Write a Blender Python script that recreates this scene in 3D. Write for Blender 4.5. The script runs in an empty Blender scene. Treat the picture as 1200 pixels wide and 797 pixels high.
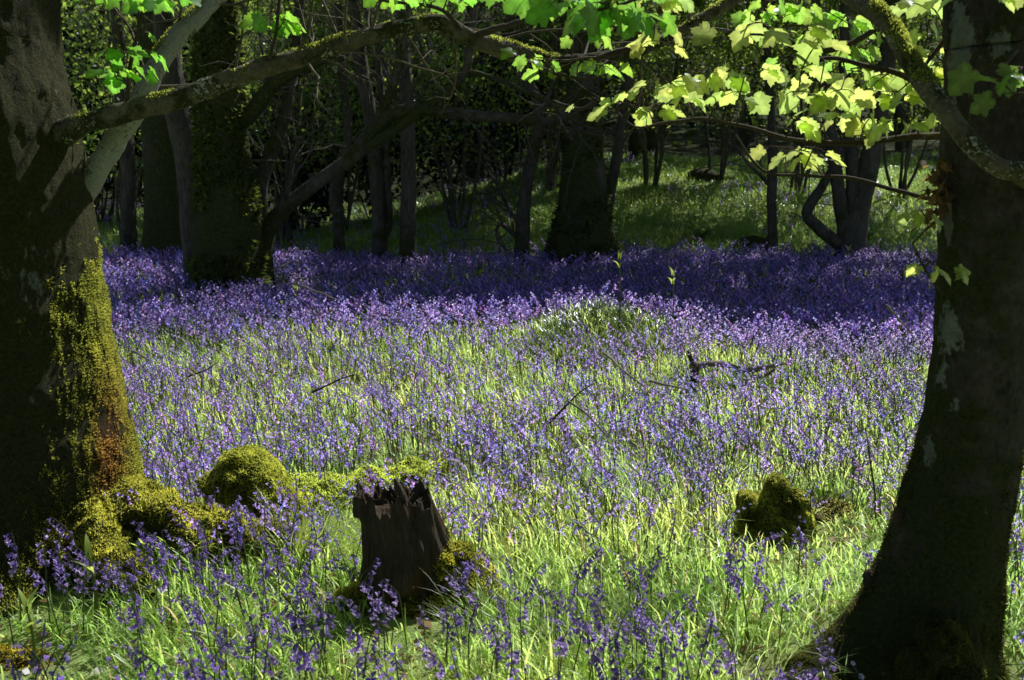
import bpy, math
import numpy as np
from mathutils import Vector, Matrix

rng = np.random.default_rng(7)
sc = bpy.context.scene
col = sc.collection
R = math.radians

# ------------------------------------------------------------------ camera model (pixels are those of the 1200x797 photo)
FPX, CX, CY, EYE, PITCH = 1170.0, 600.0, 398.5, 1.5, R(11.05)
cp, sp = math.cos(PITCH), math.sin(PITCH)


def ray(px, py):
    a, b = (px - CX) / FPX, -(py - CY) / FPX
    return np.array([a, cp + b * sp, -sp + b * cp])


def at(px, py, d):
    """world point seen at a photo pixel, d metres ahead of the camera"""
    r = ray(px, py)
    return np.array([0, 0, EYE]) + r * (d / r[1])


def pix(P):
    P = np.asarray(P, float)
    y = P[..., 1]; z = P[..., 2] - EYE
    f = y * cp - z * sp; u = y * sp + z * cp
    f = np.where(f < 0.05, 0.05, f)
    return CX + FPX * P[..., 0] / f, CY - FPX * u / f, f


# ------------------------------------------------------------------ noise
def _h(ix, iy, iz, seed):
    n = (ix.astype(np.int64) * 374761393 + iy.astype(np.int64) * 668265263 + iz.astype(np.int64) * 2147483647 + seed * 1274126177) & 0xFFFFFFFF
    n = ((n ^ (n >> 13)) * 1274126177) & 0xFFFFFFFF
    n = ((n ^ (n >> 16)) * 2246822519) & 0xFFFFFFFF
    return ((n ^ (n >> 15)) & 0xFFFFFF) / float(0xFFFFFF) * 2 - 1


def vn(p, seed=0):
    p = np.asarray(p, float)
    i = np.floor(p).astype(np.int64); f = p - i
    f = f * f * (3 - 2 * f)
    r = 0
    for dx in (0, 1):
        wx = f[..., 0] if dx else 1 - f[..., 0]
        for dy in (0, 1):
            wy = f[..., 1] if dy else 1 - f[..., 1]
            for dz in (0, 1):
                wz = f[..., 2] if dz else 1 - f[..., 2]
                r = r + wx * wy * wz * _h(i[..., 0] + dx, i[..., 1] + dy, i[..., 2] + dz, seed)
    return r


def fbm(p, o=4, seed=0, g=0.5):
    p = np.asarray(p, float)
    a, s, r = 1.0, 0.0, 0
    for k in range(o):
        r = r + a * vn(p * (2.03 ** k) + 17.3 * k, seed + k); s += a; a *= g
    return r / s


def v3(x, y, z=0.0):
    x = np.asarray(x, float)
    return np.stack([x, np.asarray(y, float) + 0 * x, np.zeros_like(x) + z], -1)


def sst(a, b, x):
    t = np.clip((np.asarray(x, float) - a) / (b - a), 0, 1)
    return t * t * (3 - 2 * t)


# ------------------------------------------------------------------ ground shape
def G(x, y):
    x = np.asarray(x, float); y = np.asarray(y, float)
    z = 0.05 * fbm(v3(x * 0.55, y * 0.55), 3, 3) + 0.02 * fbm(v3(x * 2.3, y * 2.3), 2, 5)
    t = sst(11.9, 18.5, y)
    z = z + t * (0.12 + 1.02 * sst(-3.2, 2.6, x)) + t * 0.16 * fbm(v3(x * .45, y * .6), 3, 9)
    z = z + np.clip(y - 18.5, 0, 16) * (0.035 + 0.01 * sst(-2, 4, x))
    z = z + (np.clip(y - 32, 0, 90) / 50) ** 1.25 * 17
    z = z + 0.25 * np.exp(-((x - .66) / .62) ** 2 - ((y - 7.5) / .38) ** 2)
    z = z + 0.10 * np.exp(-((x - 1.5) / .7) ** 2 - ((y - 6.3) / .4) ** 2)
    z = z + 0.10 * np.exp(-((x + 1.45) / .55) ** 2 - ((y - 3.45) / .5) ** 2)
    return z


def gp(px, py, h=0.0):
    """ground point (plus h above the soil) seen at a photo pixel"""
    r = ray(px, py)
    lo, hi = 0.5, 45.0
    for k in np.linspace(0.8, 45, 600):
        q = np.array([0, 0, EYE]) + r * k
        if q[2] < G(q[0], q[1]) + h:
            hi = k; break
        lo = k
    for _ in range(30):
        m = (lo + hi) / 2
        q = np.array([0, 0, EYE]) + r * m
        if q[2] < G(q[0], q[1]) + h: hi = m
        else: lo = m
    q = np.array([0, 0, EYE]) + r * hi
    return np.array([q[0], q[1], float(G(q[0], q[1]))])


# ------------------------------------------------------------------ sun and the sunlit zone the crowns are cut to
SAZ, SEL = R(36), R(50)
SUN = np.array([math.sin(SAZ) * math.cos(SEL), math.cos(SAZ) * math.cos(SEL), math.sin(SEL)])
EX = np.array([-14, -8, -4.4, -2.3, -1.2, -.28, .4, .9, 1.9, 3.0, 6, 14])
EY = np.array([14, 12.4, 11.0, 9.3, 8.7, 8.35, 8.5, 8.1, 7.4, 7.25, 6.6, 6])


def lit(P):
    """True where sun is wanted and the crowns are cut open for it: P is followed down to the ground"""
    k = P[..., 2] / SUN[2]
    x = P[..., 0] - SUN[0] * k; y = P[..., 1] - SUN[1] * k
    n = fbm(v3(x * .9, y * .9), 3, 21)
    n2 = fbm(v3(x * 2.2, y * 2.2), 2, 31)
    e = np.interp(x, EX, EY) + .55 * n + .15 * n2
    main = (y < e) & (y > -1.5) & (x > -14) & (x < 9)
    dap = (y > 2.0) & (y < 3.15 + .3 * n) & (x > -1.5) & (x < .25 + .3 * n) & (n2 + .5 * n < 0.02)
    up = (x < -2.2) & (y < 2.4) & (n2 < -.22)
    main = main & ~dap & ~up
    half = (y >= e) & (y < 12.4) & (x < -1.9 - .15 * (y - 9)) & (n2 + n * .6 > 0.0)
    m = fbm(v3(x * .33 + 3, y * .75), 3, 41)
    bank = (y >= 12.4) & (y < 19.5) & (m > 0.2)
    return main | half | bank


# ------------------------------------------------------------------ mesh building
class Buf:
    def __init__(s):
        s.V = []; s.C = []; s.Q = []; s.T = []; s.qm = []; s.tm = []; s.n = 0

    def add(s, V, Q=None, T=None, C=None, m=0):
        V = np.asarray(V, float).reshape(-1, 3)
        s.V.append(V)
        if C is None: C = np.ones((len(V), 3)) * .5
        C = np.asarray(C, float)
        if C.ndim == 1: C = np.tile(C, (len(V), 1))
        s.C.append(C)
        if Q is not None and len(Q):
            Q = np.asarray(Q, np.int64); s.Q.append(Q + s.n); s.qm.append(np.full(len(Q), m))
        if T is not None and len(T):
            T = np.asarray(T, np.int64); s.T.append(T + s.n); s.tm.append(np.full(len(T), m))
        s.n += len(V)
        return s

    def mesh(s, name, mats, origin=(0, 0, 0), smooth=True):
        V = np.concatenate(s.V) - np.asarray(origin, float); C = np.concatenate(s.C)
        Q = np.concatenate(s.Q) if s.Q else np.zeros((0, 4), np.int64)
        T = np.concatenate(s.T) if s.T else np.zeros((0, 3), np.int64)
        me = bpy.data.meshes.new(name)
        me.vertices.add(len(V)); me.vertices.foreach_set("co", V.astype(np.float32).ravel())
        loops = np.concatenate([Q.ravel(), T.ravel()]).astype(np.int32)
        me.loops.add(len(loops)); me.loops.foreach_set("vertex_index", loops)
        st = np.concatenate([np.arange(len(Q)) * 4, len(Q) * 4 + np.arange(len(T)) * 3]).astype(np.int32)
        me.polygons.add(len(st)); me.polygons.foreach_set("loop_start", st)
        mi = np.concatenate(s.qm + s.tm).astype(np.int32)
        me.polygons.foreach_set("material_index", mi)
        me.polygons.foreach_set("use_smooth", np.full(len(st), smooth))
        a = me.attributes.new("col", 'FLOAT_COLOR', 'POINT')
        a.data.foreach_set("color", np.concatenate([C, np.ones((len(C), 1))], 1).astype(np.float32).ravel())
        for m in mats: me.materials.append(m)
        me.update(calc_edges=True)
        return me


def tag(o, label=None, cat=None, group=None, kind=None):
    if label: o["label"] = label
    if cat: o["category"] = cat
    if group: o["group"] = group
    if kind: o["kind"] = kind
    return o


def mk(name, buf, mats, parent=None, origin=(0, 0, 0), loc=None, smooth=True):
    """one mesh object; buf is in world space, origin is where its parent (or itself) stands"""
    me = buf if isinstance(buf, bpy.types.Mesh) else buf.mesh(name, mats if isinstance(mats, (list, tuple)) else [mats], origin, smooth)
    o = bpy.data.objects.new(name, me); col.objects.link(o)
    if parent is not None: o.parent = parent
    if loc is not None: o.location = loc
    return o


def thing(name, label, cat, loc, group=None):
    o = bpy.data.objects.new(name, None); col.objects.link(o)
    o.location = [float(q) for q in loc]; o.empty_display_size = .1
    return tag(o, label, cat, group)


def spline(P, r, step):
    P = np.asarray(P, float); r = np.asarray(r, float)
    n = len(P)
    if n == 2:
        P = np.array([P[0], (P[0] + P[1]) / 2, P[1]]); r = np.array([r[0], (r[0] + r[1]) / 2, r[1]]); n = 3
    E = np.concatenate([[2 * P[0] - P[1]], P, [2 * P[-1] - P[-2]]])
    out, ro = [], []
    for i in range(n - 1):
        p0, p1, p2, p3 = E[i:i + 4]
        k = max(2, int(np.linalg.norm(p2 - p1) / step))
        t = (np.arange(k) / k)[:, None]
        out.append(.5 * (2 * p1 + (p2 - p0) * t + (2 * p0 - 5 * p1 + 4 * p2 - p3) * t ** 2 + (3 * p1 - p0 - 3 * p2 + p3) * t ** 3))
        ro.append(r[i] + (r[i + 1] - r[i]) * sst(0, 1, t[:, 0]))
    out.append(P[-1:]); ro.append(r[-1:])
    return np.concatenate(out), np.concatenate(ro)


def tube(P, r, ns=8, disp=None, cap=True):
    """swept tube; disp(points, theta, along) returns extra radius. returns V, Q, T"""
    P = np.asarray(P, float); n = len(P)
    t = np.gradient(P, axis=0); t /= np.linalg.norm(t, axis=1)[:, None] + 1e-12
    N = np.zeros_like(P)
    ref = np.array([1, 0, 0.]) if abs(t[0, 0]) < .8 else np.array([0, 1, 0.])
    v = ref - t[0] * ref.dot(t[0]); N[0] = v / np.linalg.norm(v)
    for i in range(1, n):
        v = N[i - 1] - t[i] * N[i - 1].dot(t[i]); N[i] = v / (np.linalg.norm(v) + 1e-12)
    B = np.cross(t, N)
    th = np.arange(ns) / ns * 2 * math.pi
    D = N[:, None] * np.cos(th)[None, :, None] + B[:, None] * np.sin(th)[None, :, None]
    rad = np.tile(np.asarray(r)[:, None], (1, ns))
    V = P[:, None] + D * rad[..., None]
    if disp is not None:
        V = V + D * disp(V, D, P)[..., None]
    V = V.reshape(-1, 3)
    i = np.arange(n - 1)[:, None] * ns; j = np.arange(ns)[None]; j2 = (j + 1) % ns
    Q = np.stack([i + j, i + j2, i + ns + j2, i + ns + j], -1).reshape(-1, 4)
    T = np.zeros((0, 3), int)
    if cap:
        V = np.concatenate([V, P[:1], P[-1:]])
        a = np.arange(ns); b = (a + 1) % ns
        T = np.concatenate([np.stack([b, a, np.full(ns, n * ns)], 1), np.stack([(n - 1) * ns + a, (n - 1) * ns + b, np.full(ns, n * ns + 1)], 1)])
    return V, Q, T


def bark_disp(amp=.02, f=6., seed=0, stretch=.35, fine=.4):
    def d(V, D, P):
        q = V * f; q = q * np.array([1, 1, stretch])
        return amp * (fbm(q, 4, seed) + fine * np.abs(fbm(q * np.array([3, 3, 3 * stretch]), 3, seed + 9)))
    return d


def lump(center, balls, nu=64, nv=40, seed=0, amp=.06, f=9., k=14.):
    """star shaped lumpy body: smooth union of balls (offset, radius) seen from center, with noise"""
    u = np.arange(nu) / nu * 2 * math.pi; v = np.linspace(0.001, math.pi - .001, nv)
    D = np.stack([np.cos(u)[None] * np.sin(v)[:, None], np.sin(u)[None] * np.sin(v)[:, None], np.cos(v)[:, None] + 0 * u[None]], -1)
    rr = []
    for o, r in balls:
        o = np.asarray(o, float); r = np.asarray(r, float) * np.ones(3)
        d = D / r; oo = o / r
        b = (d * oo).sum(-1); a = (d * d).sum(-1); c = oo.dot(oo) - 1
        disc = b * b - a * c
        rr.append(np.where(disc > 0, (b + np.sqrt(np.clip(disc, 0, None))) / a, 0.001))
    rr = np.array(rr); s = rr.max()
    rad = np.log(np.exp(k * rr / s).sum(0)) / k * s - s * math.log(max(1, 1)) / k
    rad = np.minimum(rad, rr.max(0) * 1.12)
    V = np.asarray(center) + D * rad[..., None]
    n = fbm(V * f, 4, seed) + .5 * np.abs(fbm(V * f * 3, 3, seed + 4))
    V = V + D * (amp * s * n)[..., None]
    V = V.reshape(-1, 3)
    i = np.arange(nv - 1)[:, None] * nu; j = np.arange(nu)[None]; j2 = (j + 1) % nu
    Q = np.stack([i + j, i + nu + j, i + nu + j2, i + j2], -1).reshape(-1, 4)
    return V, Q


def tri_of(Q, T=None):
    Q = np.asarray(Q)
    t = np.concatenate([Q[:, [0, 1, 2]], Q[:, [0, 2, 3]]])
    if T is not None and len(T): t = np.concatenate([t, T])
    return t


def fuzz(V, tris, n, length=.012, width=.004, mask=None, up=.35, c0=(.05, .06, .012), c1=(.16, .15, .03), seed=1):
    """tiny moss shoots standing on a surface; mask(points, normals) -> 0..1"""
    g = np.random.default_rng(seed)
    a, b, c = V[tris[:, 0]], V[tris[:, 1]], V[tris[:, 2]]
    N = np.cross(b - a, c - a); A = np.linalg.norm(N, axis=1); N = N / (A[:, None] + 1e-12)
    cen = V.mean(0)
    k = g.choice(len(tris), n, p=A / A.sum())
    u = g.random((n, 2)); fl = u.sum(1) > 1; u[fl] = 1 - u[fl]
    P = a[k] + (b - a)[k] * u[:, :1] + (c - a)[k] * u[:, 1:]
    nn = N[k]
    if mask is not None:
        w = mask(P, nn); keep = g.random(n) < sst(.3, .5, w + .4 * fbm(P * 24, 3, seed + 2)) * (w > .02)
        P, nn = P[keep], nn[keep]; n = len(P)
    d = nn + np.array([0, 0, up]) + g.normal(0, .45, (n, 3)); d /= np.linalg.norm(d, axis=1)[:, None]
    s = np.cross(d, g.normal(0, 1, (n, 3))); s /= np.linalg.norm(s, axis=1)[:, None] + 1e-9
    L = length * (.5 + g.random(n)) * (1 + .5 * vn(P * 25, 3)); W = width * (.6 + .8 * g.random(n))
    P = P - nn * .002
    v0 = P - s * W[:, None] / 2; v1 = P + s * W[:, None] / 2
    v2 = P + d * L[:, None] * .6 + s * W[:, None] * .45; v3_ = P + d * L[:, None]; v4 = P + d * L[:, None] * .6 - s * W[:, None] * .45
    VV = np.stack([v0, v1, v2, v3_, v4], 1).reshape(-1, 3)
    i = np.arange(n) * 5
    Q = np.stack([i, i + 1, i + 2, i + 4], 1); T = np.stack([i + 4, i + 2, i + 3], 1)
    mix = np.clip(.5 + .6 * fbm(P * 14, 3, 8) + g.normal(0, .15, n), 0, 1)[:, None]
    base = np.asarray(c0) * (1 - mix) + np.asarray(c1) * mix
    C = np.repeat(base[:, None], 5, 1); C[:, :2] *= .55
    return VV, Q, T, C.reshape(-1, 3)


# ------------------------------------------------------------------ materials
def new_mat(name):
    m = bpy.data.materials.new(name); m.use_nodes = True
    nt = m.node_tree; nt.nodes.clear()
    out = nt.nodes.new("ShaderNodeOutputMaterial")
    return m, nt, out


def nd(nt, typ, **kw):
    n = nt.nodes.new(typ)
    for k, v in kw.items():
        if k in n.inputs: n.inputs[k].default_value = v
        else: setattr(n, k, v)
    return n


def blade_mat(name, trans=(1.6, 1.9, .9), tw=.5, gloss=.05, rough=.35, diff=(1, 1, 1), noise=0.25, scale=60., tscale=1.0):
    """thin plant tissue: reflects, lets light through, a little sheen. colour from the mesh, broken up by noise"""
    m, nt, out = new_mat(name); L = nt.links.new
    at_ = nd(nt, "ShaderNodeAttribute", attribute_name="col")
    geo = nd(nt, "ShaderNodeNewGeometry")
    nz = nd(nt, "ShaderNodeTexNoise", Scale=scale, Detail=3.0)
    L(geo.outputs["Position"], nz.inputs["Vector"])
    rmp = nd(nt, "ShaderNodeMapRange"); rmp.inputs["To Min"].default_value = 1 - noise; rmp.inputs["To Max"].default_value = 1 + noise
    L(nz.outputs["Fac"], rmp.inputs["Value"])
    mul = nd(nt, "ShaderNodeMixRGB", blend_type='MULTIPLY'); mul.inputs[0].default_value = 1
    L(at_.outputs["Color"], mul.inputs[1]); L(rmp.outputs["Result"], mul.inputs[2])
    d1 = nd(nt, "ShaderNodeMixRGB", blend_type='MULTIPLY'); d1.inputs[0].default_value = 1; d1.inputs[2].default_value = (*diff, 1)
    t1 = nd(nt, "ShaderNodeMixRGB", blend_type='MULTIPLY'); t1.inputs[0].default_value = 1; t1.inputs[2].default_value = (*[q * tscale for q in trans], 1)
    L(mul.outputs[0], d1.inputs[1]); L(mul.outputs[0], t1.inputs[1])
    di = nd(nt, "ShaderNodeBsdfDiffuse"); tr = nd(nt, "ShaderNodeBsdfTranslucent")
    L(d1.outputs[0], di.inputs["Color"]); L(t1.outputs[0], tr.inputs["Color"])
    mx = nd(nt, "ShaderNodeMixShader"); mx.inputs[0].default_value = tw
    L(di.outputs[0], mx.inputs[1]); L(tr.outputs[0], mx.inputs[2])
    gl = nd(nt, "ShaderNodeBsdfGlossy", Roughness=rough); gl.inputs["Color"].default_value = (.9, .95, 1, 1)
    fr = nd(nt, "ShaderNodeLayerWeight", Blend=.18)
    fm = nd(nt, "ShaderNodeMath", operation='MULTIPLY'); fm.inputs[1].default_value = gloss * 5
    fa = nd(nt, "ShaderNodeMath", operation='ADD'); fa.inputs[1].default_value = gloss * .5
    L(fr.outputs["Fresnel"], fm.inputs[0]); L(fm.outputs[0], fa.inputs[0])
    cl = nd(nt, "ShaderNodeMath", operation='MINIMUM'); cl.inputs[1].default_value = .35
    L(fa.outputs[0], cl.inputs[0])
    m2 = nd(nt, "ShaderNodeMixShader")
    L(cl.outputs[0], m2.inputs[0]); L(mx.outputs[0], m2.inputs[1]); L(gl.outputs[0], m2.inputs[2])
    L(m2.outputs[0], out.inputs["Surface"])
    return m


def bark_mat(name, bark0=(.018, .014, .010), bark1=(.07, .055, .04), moss0=(.012, .015, .004), moss1=(.055, .055, .012),
             lichen=(.42, .44, .38), scale=1.0, bump=.5, stretch=.35, red=(.11, .055, .022), grain=1.0):
    """bark with moss (green of the mesh colour), lichen (red of it) and rusty dead moss (blue of it)"""
    m, nt, out = new_mat(name); L = nt.links.new
    geo = nd(nt, "ShaderNodeNewGeometry")
    mp = nd(nt, "ShaderNodeMapping"); mp.inputs["Scale"].default_value = (scale, scale, scale * stretch)
    L(geo.outputs["Position"], mp.inputs["Vector"])
    n1 = nd(nt, "ShaderNodeTexNoise", Scale=11., Detail=7., Roughness=.62)
    n2 = nd(nt, "ShaderNodeTexNoise", Scale=48., Detail=6., Roughness=.7)
    vo = nd(nt, "ShaderNodeTexVoronoi", Scale=26., feature='DISTANCE_TO_EDGE')
    n3 = nd(nt, "ShaderNodeTexNoise", Scale=150. * grain, Detail=5., Roughness=.75)
    n4 = nd(nt, "ShaderNodeTexNoise", Scale=9. * grain, Detail=7., Roughness=.7)
    for n in (n1, n2, vo): L(mp.outputs[0], n.inputs["Vector"])
    for n in (n3, n4): L(geo.outputs["Position"], n.inputs["Vector"])
    cr = nd(nt, "ShaderNodeValToRGB"); cr.color_ramp.elements[0].position = .32; cr.color_ramp.elements[1].position = .72
    cr.color_ramp.elements[0].color = (*bark0, 1); cr.color_ramp.elements[1].color = (*bark1, 1)
    av = nd(nt, "ShaderNodeMath", operation='MULTIPLY_ADD'); av.inputs[1].default_value = .5
    hv = nd(nt, "ShaderNodeMath", operation='MULTIPLY'); hv.inputs[1].default_value = .5
    L(n2.outputs["Fac"], av.inputs[0]); L(n1.outputs["Fac"], hv.inputs[0]); L(hv.outputs[0], av.inputs[2])
    L(av.outputs[0], cr.inputs["Fac"])
    ms = nd(nt, "ShaderNodeValToRGB"); ms.color_ramp.elements[0].position = .3; ms.color_ramp.elements[1].position = .75
    ms.color_ramp.elements[0].color = (*moss0, 1); ms.color_ramp.elements[1].color = (*moss1, 1)
    L(n3.outputs["Fac"], ms.inputs["Fac"])
    at_ = nd(nt, "ShaderNodeAttribute", attribute_name="col")
    sep = nd(nt, "ShaderNodeSeparateColor"); L(at_.outputs["Color"], sep.inputs[0])

    def edge(src, nz, lo, hi, amt):
        a = nd(nt, "ShaderNodeMath", operation='MULTIPLY_ADD'); a.inputs[1].default_value = amt; a.inputs[2].default_value = -amt / 2
        L(nz, a.inputs[0])
        b = nd(nt, "ShaderNodeMath", operation='ADD'); L(src, b.inputs[0]); L(a.outputs[0], b.inputs[1])
        r = nd(nt, "ShaderNodeMapRange"); r.inputs["From Min"].default_value = lo; r.inputs["From Max"].default_value = hi
        L(b.outputs[0], r.inputs["Value"]); return r.outputs["Result"]
    mo = edge(sep.outputs[1], n4.outputs["Fac"], .42, .58, 1.6)
    nx = nd(nt, "ShaderNodeMath", operation='MULTIPLY_ADD'); nx.inputs[1].default_value = .55; nx.inputs[2].default_value = 0
    ny = nd(nt, "ShaderNodeMath", operation='MULTIPLY_ADD'); ny.inputs[1].default_value = .45
    L(n2.outputs["Fac"], nx.inputs[0]); L(n4.outputs["Fac"], ny.inputs[0]); L(nx.outputs[0], ny.inputs[2])
    li = edge(sep.outputs[0], ny.outputs[0], .47, .58, 2.1)
    rd = edge(sep.outputs[2], n4.outputs["Fac"], .45, .6, .9)
    c1 = nd(nt, "ShaderNodeMixRGB"); L(mo, c1.inputs[0]); L(cr.outputs[0], c1.inputs[1]); L(ms.outputs[0], c1.inputs[2])
    c1b = nd(nt, "ShaderNodeMixRGB"); c1b.inputs[2].default_value = (*red, 1); L(rd, c1b.inputs[0]); L(c1.outputs[0], c1b.inputs[1])
    lc = nd(nt, "ShaderNodeMixRGB", blend_type='MULTIPLY'); lc.inputs[0].default_value = .75; lc.inputs[1].default_value = (*lichen, 1)
    L(n2.outputs["Fac"], lc.inputs[2])
    c2 = nd(nt, "ShaderNodeMixRGB"); L(li, c2.inputs[0]); L(c1b.outputs[0], c2.inputs[1]); L(lc.outputs[0], c2.inputs[2])
    bs = nd(nt, "ShaderNodeBsdfPrincipled", Roughness=.88); bs.inputs["Specular IOR Level"].default_value = .25
    L(c2.outputs[0], bs.inputs["Base Color"])
    # bump: fissures in the bark, grain in the moss
    h1 = nd(nt, "ShaderNodeMath", operation='MULTIPLY_ADD'); h1.inputs[1].default_value = .8
    L(vo.outputs["Distance"], h1.inputs[0]); L(n2.outputs["Fac"], h1.inputs[2])
    hm = nd(nt, "ShaderNodeMix"); L(mo, hm.inputs[0]); L(h1.outputs[0], hm.inputs[2])
    hq = nd(nt, "ShaderNodeMath", operation='MULTIPLY_ADD'); hq.inputs[1].default_value = 1.2
    L(n3.outputs["Fac"], hq.inputs[0]); L(n2.outputs["Fac"], hq.inputs[2]); L(hq.outputs[0], hm.inputs[3])
    bp = nd(nt, "ShaderNodeBump", Strength=bump, Distance=.02); L(hm.outputs[0], bp.inputs["Height"])
    bp.inputs["Distance"].default_value = .02 / grain ** .7
    L(bp.outputs[0], bs.inputs["Normal"]); L(bs.outputs[0], out.inputs["Surface"])
    return m


def soil_mat():
    m, nt, out = new_mat("soil"); L = nt.links.new
    geo = nd(nt, "ShaderNodeNewGeometry")
    n1 = nd(nt, "ShaderNodeTexNoise", Scale=2.2, Detail=9., Roughness=.68); n2 = nd(nt, "ShaderNodeTexNoise", Scale=45., Detail=6., Roughness=.7)
    L(geo.outputs["Position"], n1.inputs["Vector"]); L(geo.outputs["Position"], n2.inputs["Vector"])
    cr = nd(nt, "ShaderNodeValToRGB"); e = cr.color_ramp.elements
    e[0].position = .3; e[0].color = (.20, .20, .09, 1); e[1].position = .66; e[1].color = (.44, .56, .20, 1)  # sward paled to bounce light up into the shade between blades
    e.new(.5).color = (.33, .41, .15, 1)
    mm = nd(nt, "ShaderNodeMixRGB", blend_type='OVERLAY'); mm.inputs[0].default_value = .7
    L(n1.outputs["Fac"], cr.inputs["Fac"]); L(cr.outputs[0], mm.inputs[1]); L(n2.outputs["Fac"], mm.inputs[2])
    bs = nd(nt, "ShaderNodeBsdfPrincipled", Roughness=.95); bs.inputs["Specular IOR Level"].default_value = .1
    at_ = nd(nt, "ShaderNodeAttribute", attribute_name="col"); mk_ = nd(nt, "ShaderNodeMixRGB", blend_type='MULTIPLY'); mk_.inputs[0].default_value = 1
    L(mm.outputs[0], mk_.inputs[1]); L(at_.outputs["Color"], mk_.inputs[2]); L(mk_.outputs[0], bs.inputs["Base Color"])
    bp = nd(nt, "ShaderNodeBump", Strength=.8, Distance=.05); L(n2.outputs["Fac"], bp.inputs["Height"]); L(bp.outputs[0], bs.inputs["Normal"])
    L(bs.outputs[0], out.inputs["Surface"])
    return m


M_grass = blade_mat("grass_blade", trans=(4.5, 4.15, 3.9), tw=.7, gloss=.03, rough=.36, diff=(2.2, 2.2, 1.8), noise=.12)
M_petal = blade_mat("bluebell_petal", trans=(3.9, 3.5, 1.95), tw=.66, gloss=.025, rough=.45, noise=.2, scale=150., diff=(1.25, 1.15, 1.3))
M_stem = blade_mat("plant_stem", trans=(2.6, 2.6, 1.4), tw=.5, gloss=.04, diff=(1.5, 1.5, 1.5))
M_syc = blade_mat("young_sycamore_leaf", trans=(5.2, 5.0, 3.9), tw=.7, gloss=.035, rough=.32, noise=.18, scale=90.)
M_crown = blade_mat("crown_leaf", trans=(3.2, 3.2, 1.6), tw=.5, gloss=.03, rough=.4, noise=.3, scale=6.)
M_glossy = blade_mat("evergreen_leaf", trans=(1.2, 1.4, .6), tw=.2, gloss=.12, rough=.16, noise=.3, scale=8.)
M_moss = blade_mat("moss_shoot", trans=(4.5, 4.7, 3.2), tw=.64, gloss=.01, rough=.5, noise=.25, scale=40., diff=(1.6, 1.65, 2.2))
M_barkL = bark_mat("mossy_bark", bark0=(.012, .010, .007), bark1=(.055, .045, .032), moss0=(.014, .017, .005), moss1=(.11, .11, .028), scale=1.0, bump=1., grain=.55)
M_barkR = bark_mat("lichen_bark", bark0=(.012, .010, .008), bark1=(.17, .145, .11), moss0=(.02, .026, .008), moss1=(.11, .125, .03), scale=1.1, grain=.55, bump=1., stretch=.7)
M_limb = bark_mat("pale_limb_bark", bark0=(.04, .034, .024), bark1=(.22, .19, .13), lichen=(.5, .5, .42), scale=2., bump=.35, stretch=1.)
M_far = bark_mat("wood_bark", bark0=(.03, .027, .022), bark1=(.22, .195, .16), moss0=(.018, .026, .008), moss1=(.15, .175, .045), scale=.7, bump=1.0, grain=.3)  # bark paled in place of haze over the trees behind
M_stump = bark_mat("rotten_wood", bark0=(.03, .022, .014), bark1=(.17, .125, .08), scale=2.2, bump=1., stretch=.16)
M_twig = bark_mat("twig_bark", bark0=(.03, .022, .016), bark1=(.10, .075, .05), scale=6., bump=.2, stretch=1.)
M_dead = bark_mat("bleached_deadwood", bark0=(.12, .095, .065), bark1=(.42, .37, .29), scale=5., bump=.3, stretch=.6)
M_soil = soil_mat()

# ------------------------------------------------------------------ ground
def grid_mesh():
    xs = np.concatenate([np.linspace(-75, -9, 45)[:-1], np.linspace(-9, 9, 150), np.linspace(9, 75, 45)[1:]])
    ys = np.concatenate([np.linspace(-25, 1.5, 30)[:-1], np.linspace(1.5, 24, 210), np.linspace(24, 110, 60)[1:]])
    X, Y = np.meshgrid(xs, ys)
    V = np.stack([X, Y, G(X, Y)], -1).reshape(-1, 3)
    nx, ny = len(xs), len(ys)
    i = np.arange(ny - 1)[:, None] * nx; j = np.arange(nx - 1)[None]
    Q = np.stack([i + j, i + j + 1, i + nx + j + 1, i + nx + j], -1).reshape(-1, 4)
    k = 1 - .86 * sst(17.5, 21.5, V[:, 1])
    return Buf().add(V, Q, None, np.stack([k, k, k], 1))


tag(mk("ground", grid_mesh(), M_soil), "woodland floor of pale green sward rising to a bank and a wooded hill", "ground", kind="structure")

LOWF = []      # the same for the flowers only
LOW = []       # (x, y, radius) where the grass stays short
EXCL = []      # (x, y, radius) where nothing grows


def free(x, y):
    ok = np.ones(len(x), bool)
    for a, b, r in EXCL: ok &= (x - a) ** 2 + (y - b) ** 2 > r * r
    return ok


# ------------------------------------------------------------------ leaves
def rhomb(P, d, n, L, W, C):
    """single-quad leaves at P along d, facing n"""
    s = np.cross(d, n); s /= np.linalg.norm(s, axis=1)[:, None] + 1e-9
    n = np.cross(s, d)
    a = P; b = P + d * (L * .45)[:, None] + s * W[:, None] / 2 + n * (W * .18)[:, None]
    c = P + d * L[:, None]; e = P + d * (L * .45)[:, None] - s * W[:, None] / 2 + n * (W * .18)[:, None]
    V = np.stack([a, b, c, e], 1).reshape(-1, 3)
    i = np.arange(len(P)) * 4
    return V, np.stack([i, i + 1, i + 2, i + 3], 1), np.repeat(C, 4, 0)


def unit(g, n):
    v = g.normal(0, 1, (n, 3)); return v / np.linalg.norm(v, axis=1)[:, None]


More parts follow.
